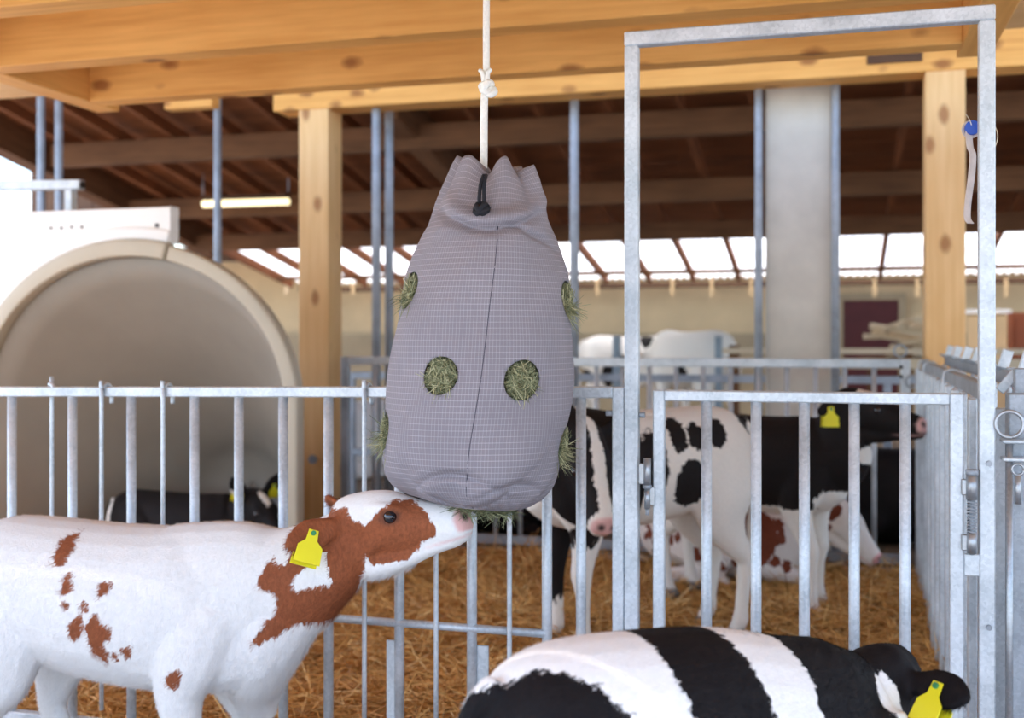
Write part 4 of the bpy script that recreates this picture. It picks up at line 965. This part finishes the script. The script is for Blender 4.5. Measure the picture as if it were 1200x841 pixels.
# ------------------------------------------------------------------ hay inside the bag
HV, HF, HT = [], [], []; off = 0
def add_strands(rt, d, L, wd, bend, tint):
    global off
    V_, F_, t_ = strands(rt, d, L, wd, bend, tint); HV.append(V_); HF.append(F_+off); HT.append(t_); off += len(V_)
sc_ = np.linspace(.05, arc[-1]-.01, 40); tc_ = np.linspace(-np.pi, np.pi, 60, endpoint=False); A1, A2 = np.meshgrid(sc_, tc_, indexing='ij')
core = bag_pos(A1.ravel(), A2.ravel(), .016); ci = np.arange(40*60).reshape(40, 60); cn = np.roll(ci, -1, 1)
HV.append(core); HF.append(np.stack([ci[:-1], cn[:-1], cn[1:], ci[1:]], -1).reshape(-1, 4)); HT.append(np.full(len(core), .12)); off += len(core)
for h in holes:
    n = 900; r0h = rowp(np.array([h[0]]))[1][0]
    rad = h[2]*np.sqrt(rng.uniform(0, 1, n))*1.0; an = rng.uniform(0, 2*np.pi, n)
    s_ = h[0]+rad*np.sin(an); t_ = h[1]+rad*np.cos(an)/r0h
    cen = bag_pos(np.array([h[0]]), np.array([h[1]]))[0]; nrm = np.array([math.sin(h[1]), -math.cos(h[1]), 0.])
    tan = np.array([math.cos(h[1]), math.sin(h[1]), 0.])
    dep = rng.uniform(-.014, .006, n)
    rt_ = bag_pos(s_, t_)+nrm*dep[:, None]
    a_ = rng.uniform(0, 2*np.pi, n); dd = np.outer(np.cos(a_), tan)+np.outer(np.sin(a_), [0, 0, 1.])+nrm*rng.normal(0, .15, n)[:, None]
    L_ = rng.uniform(.015, .045, n); mid = rt_+dd*L_[:, None]*.5
    off_c = mid-cen; lat = off_c @ tan; ver = off_c[:, 2]; over = np.hypot(lat, ver) > h[2]*.8
    rt_ = np.where(over[:, None], rt_-dd*L_[:, None]*.5-(np.outer(lat, tan)+np.outer(ver, [0, 0, 1.]))*.3, rt_)
    add_strands(rt_, dd, L_, rng.uniform(.0009, .002, n), rng.normal(0, .12, n), np.clip(rng.beta(2, 2.2, n)+.1*(dep > 0), 0, 1))
    n2 = 70 if abs(h[1]-PH) < .6 else 150    # stray stalks poking out
    an = rng.uniform(0, 2*np.pi, n2); rad = h[2]*np.sqrt(rng.uniform(0, .8, n2)); rt_ = bag_pos(h[0]+rad*np.abs(np.sin(an)), h[1]+rad*np.cos(an)/r0h)-nrm*.004
    dd = nrm*rng.uniform(.3, 1.2, n2)[:, None]+np.outer(rng.normal(0, .6, n2), tan)+np.outer(rng.normal(-.55, .5, n2), [0, 0, 1.])
    add_strands(rt_, dd, rng.uniform(.012, .042 if abs(h[1]-PH) < .6 else .055, n2), rng.uniform(.0009, .0016, n2), rng.normal(0, .15, n2), rng.beta(2.4, 1.8, n2))
# hay hanging below the hem
n = 520; t_ = PH+rng.uniform(-1.4, 1.4, n); s_ = np.full(n, arc[-1]-.045)+rng.uniform(-.01, .03, n)
rt_ = bag_pos(s_, t_)+np.array([0, 0, -.003]); dd = np.column_stack([rng.normal(0, 1, n), rng.normal(-.2, .5, n), rng.normal(-.25, .25, n)])
add_strands(rt_, dd, rng.uniform(.015, .05, n), rng.uniform(.001, .0018, n), rng.normal(0, .15, n), rng.beta(2, 2.5, n))
HVa = np.vstack(HV)-base
tag(obj('hay', fast_mesh('hay', HVa, np.vstack(HF), M['hay'], {'tint': np.concatenate(HT)}, False), None, T(base)), 'green dried hay bulging through the holes of the hanging bag', 'hay', kind='stuff')

# ------------------------------------------------------------------ strap with blue clip on the door frame
yq = YF+.05; c_ = P(1139, 150, yq)
sp2 = empty('fly_strip', (c_.x, yq, c_.z), 'soiled white strip hanging from a blue clip behind the door frame', 'strip')
cyl('blue_clip', c_+Vector((0, -.012, 0)), c_+Vector((0, .012, 0)), .016, M['blue'], sp2)
cyl('clip_rim', c_+Vector((0, .013, 0)), c_+Vector((0, .018, 0)), .021, M['strap'], sp2)
pt = [P(1134.5, 152, yq), P(1136, 172, yq), P(1139.5, 182, yq), P(1138, 205, yq), P(1134, 235, yq), P(1133, 255, yq), P(1137, 262, yq)]
V = []; 
for i, p_ in enumerate(catmull([tuple(x) for x in pt], 5)): V += [(p_[0]-.007, p_[1]-.006, p_[2]), (p_[0]+.007, p_[1]+.006, p_[2])]
n = len(V)//2; V = np.array(V)-np.array(c_); o = obj('strip', mesh_from('strip', V, [(2*i, 2*i+1, 2*i+3, 2*i+2) for i in range(n-1)], M['strap']), sp2, T(c_))
md = o.modifiers.new('t', 'SOLIDIFY'); md.thickness = .003
sweep_obj('string', [c_+Vector((.0, 0, .004)), P(1136, 140, yq), P(1132, 134, yq+.4)], .0012, M['rope'], sp2, nsub=4, ring=6)
tw = [P(1163, 143, YF), P(1168, 153, YF), P(1169, 162, YF), P(1166, 172, YF)]
o = sweep_obj('straw_wisp', [tuple(x) for x in tw], .0012, M['palewood'], None, nsub=5, ring=6); tag(o, 'single curved straw stalk caught on the door frame', 'stalk')
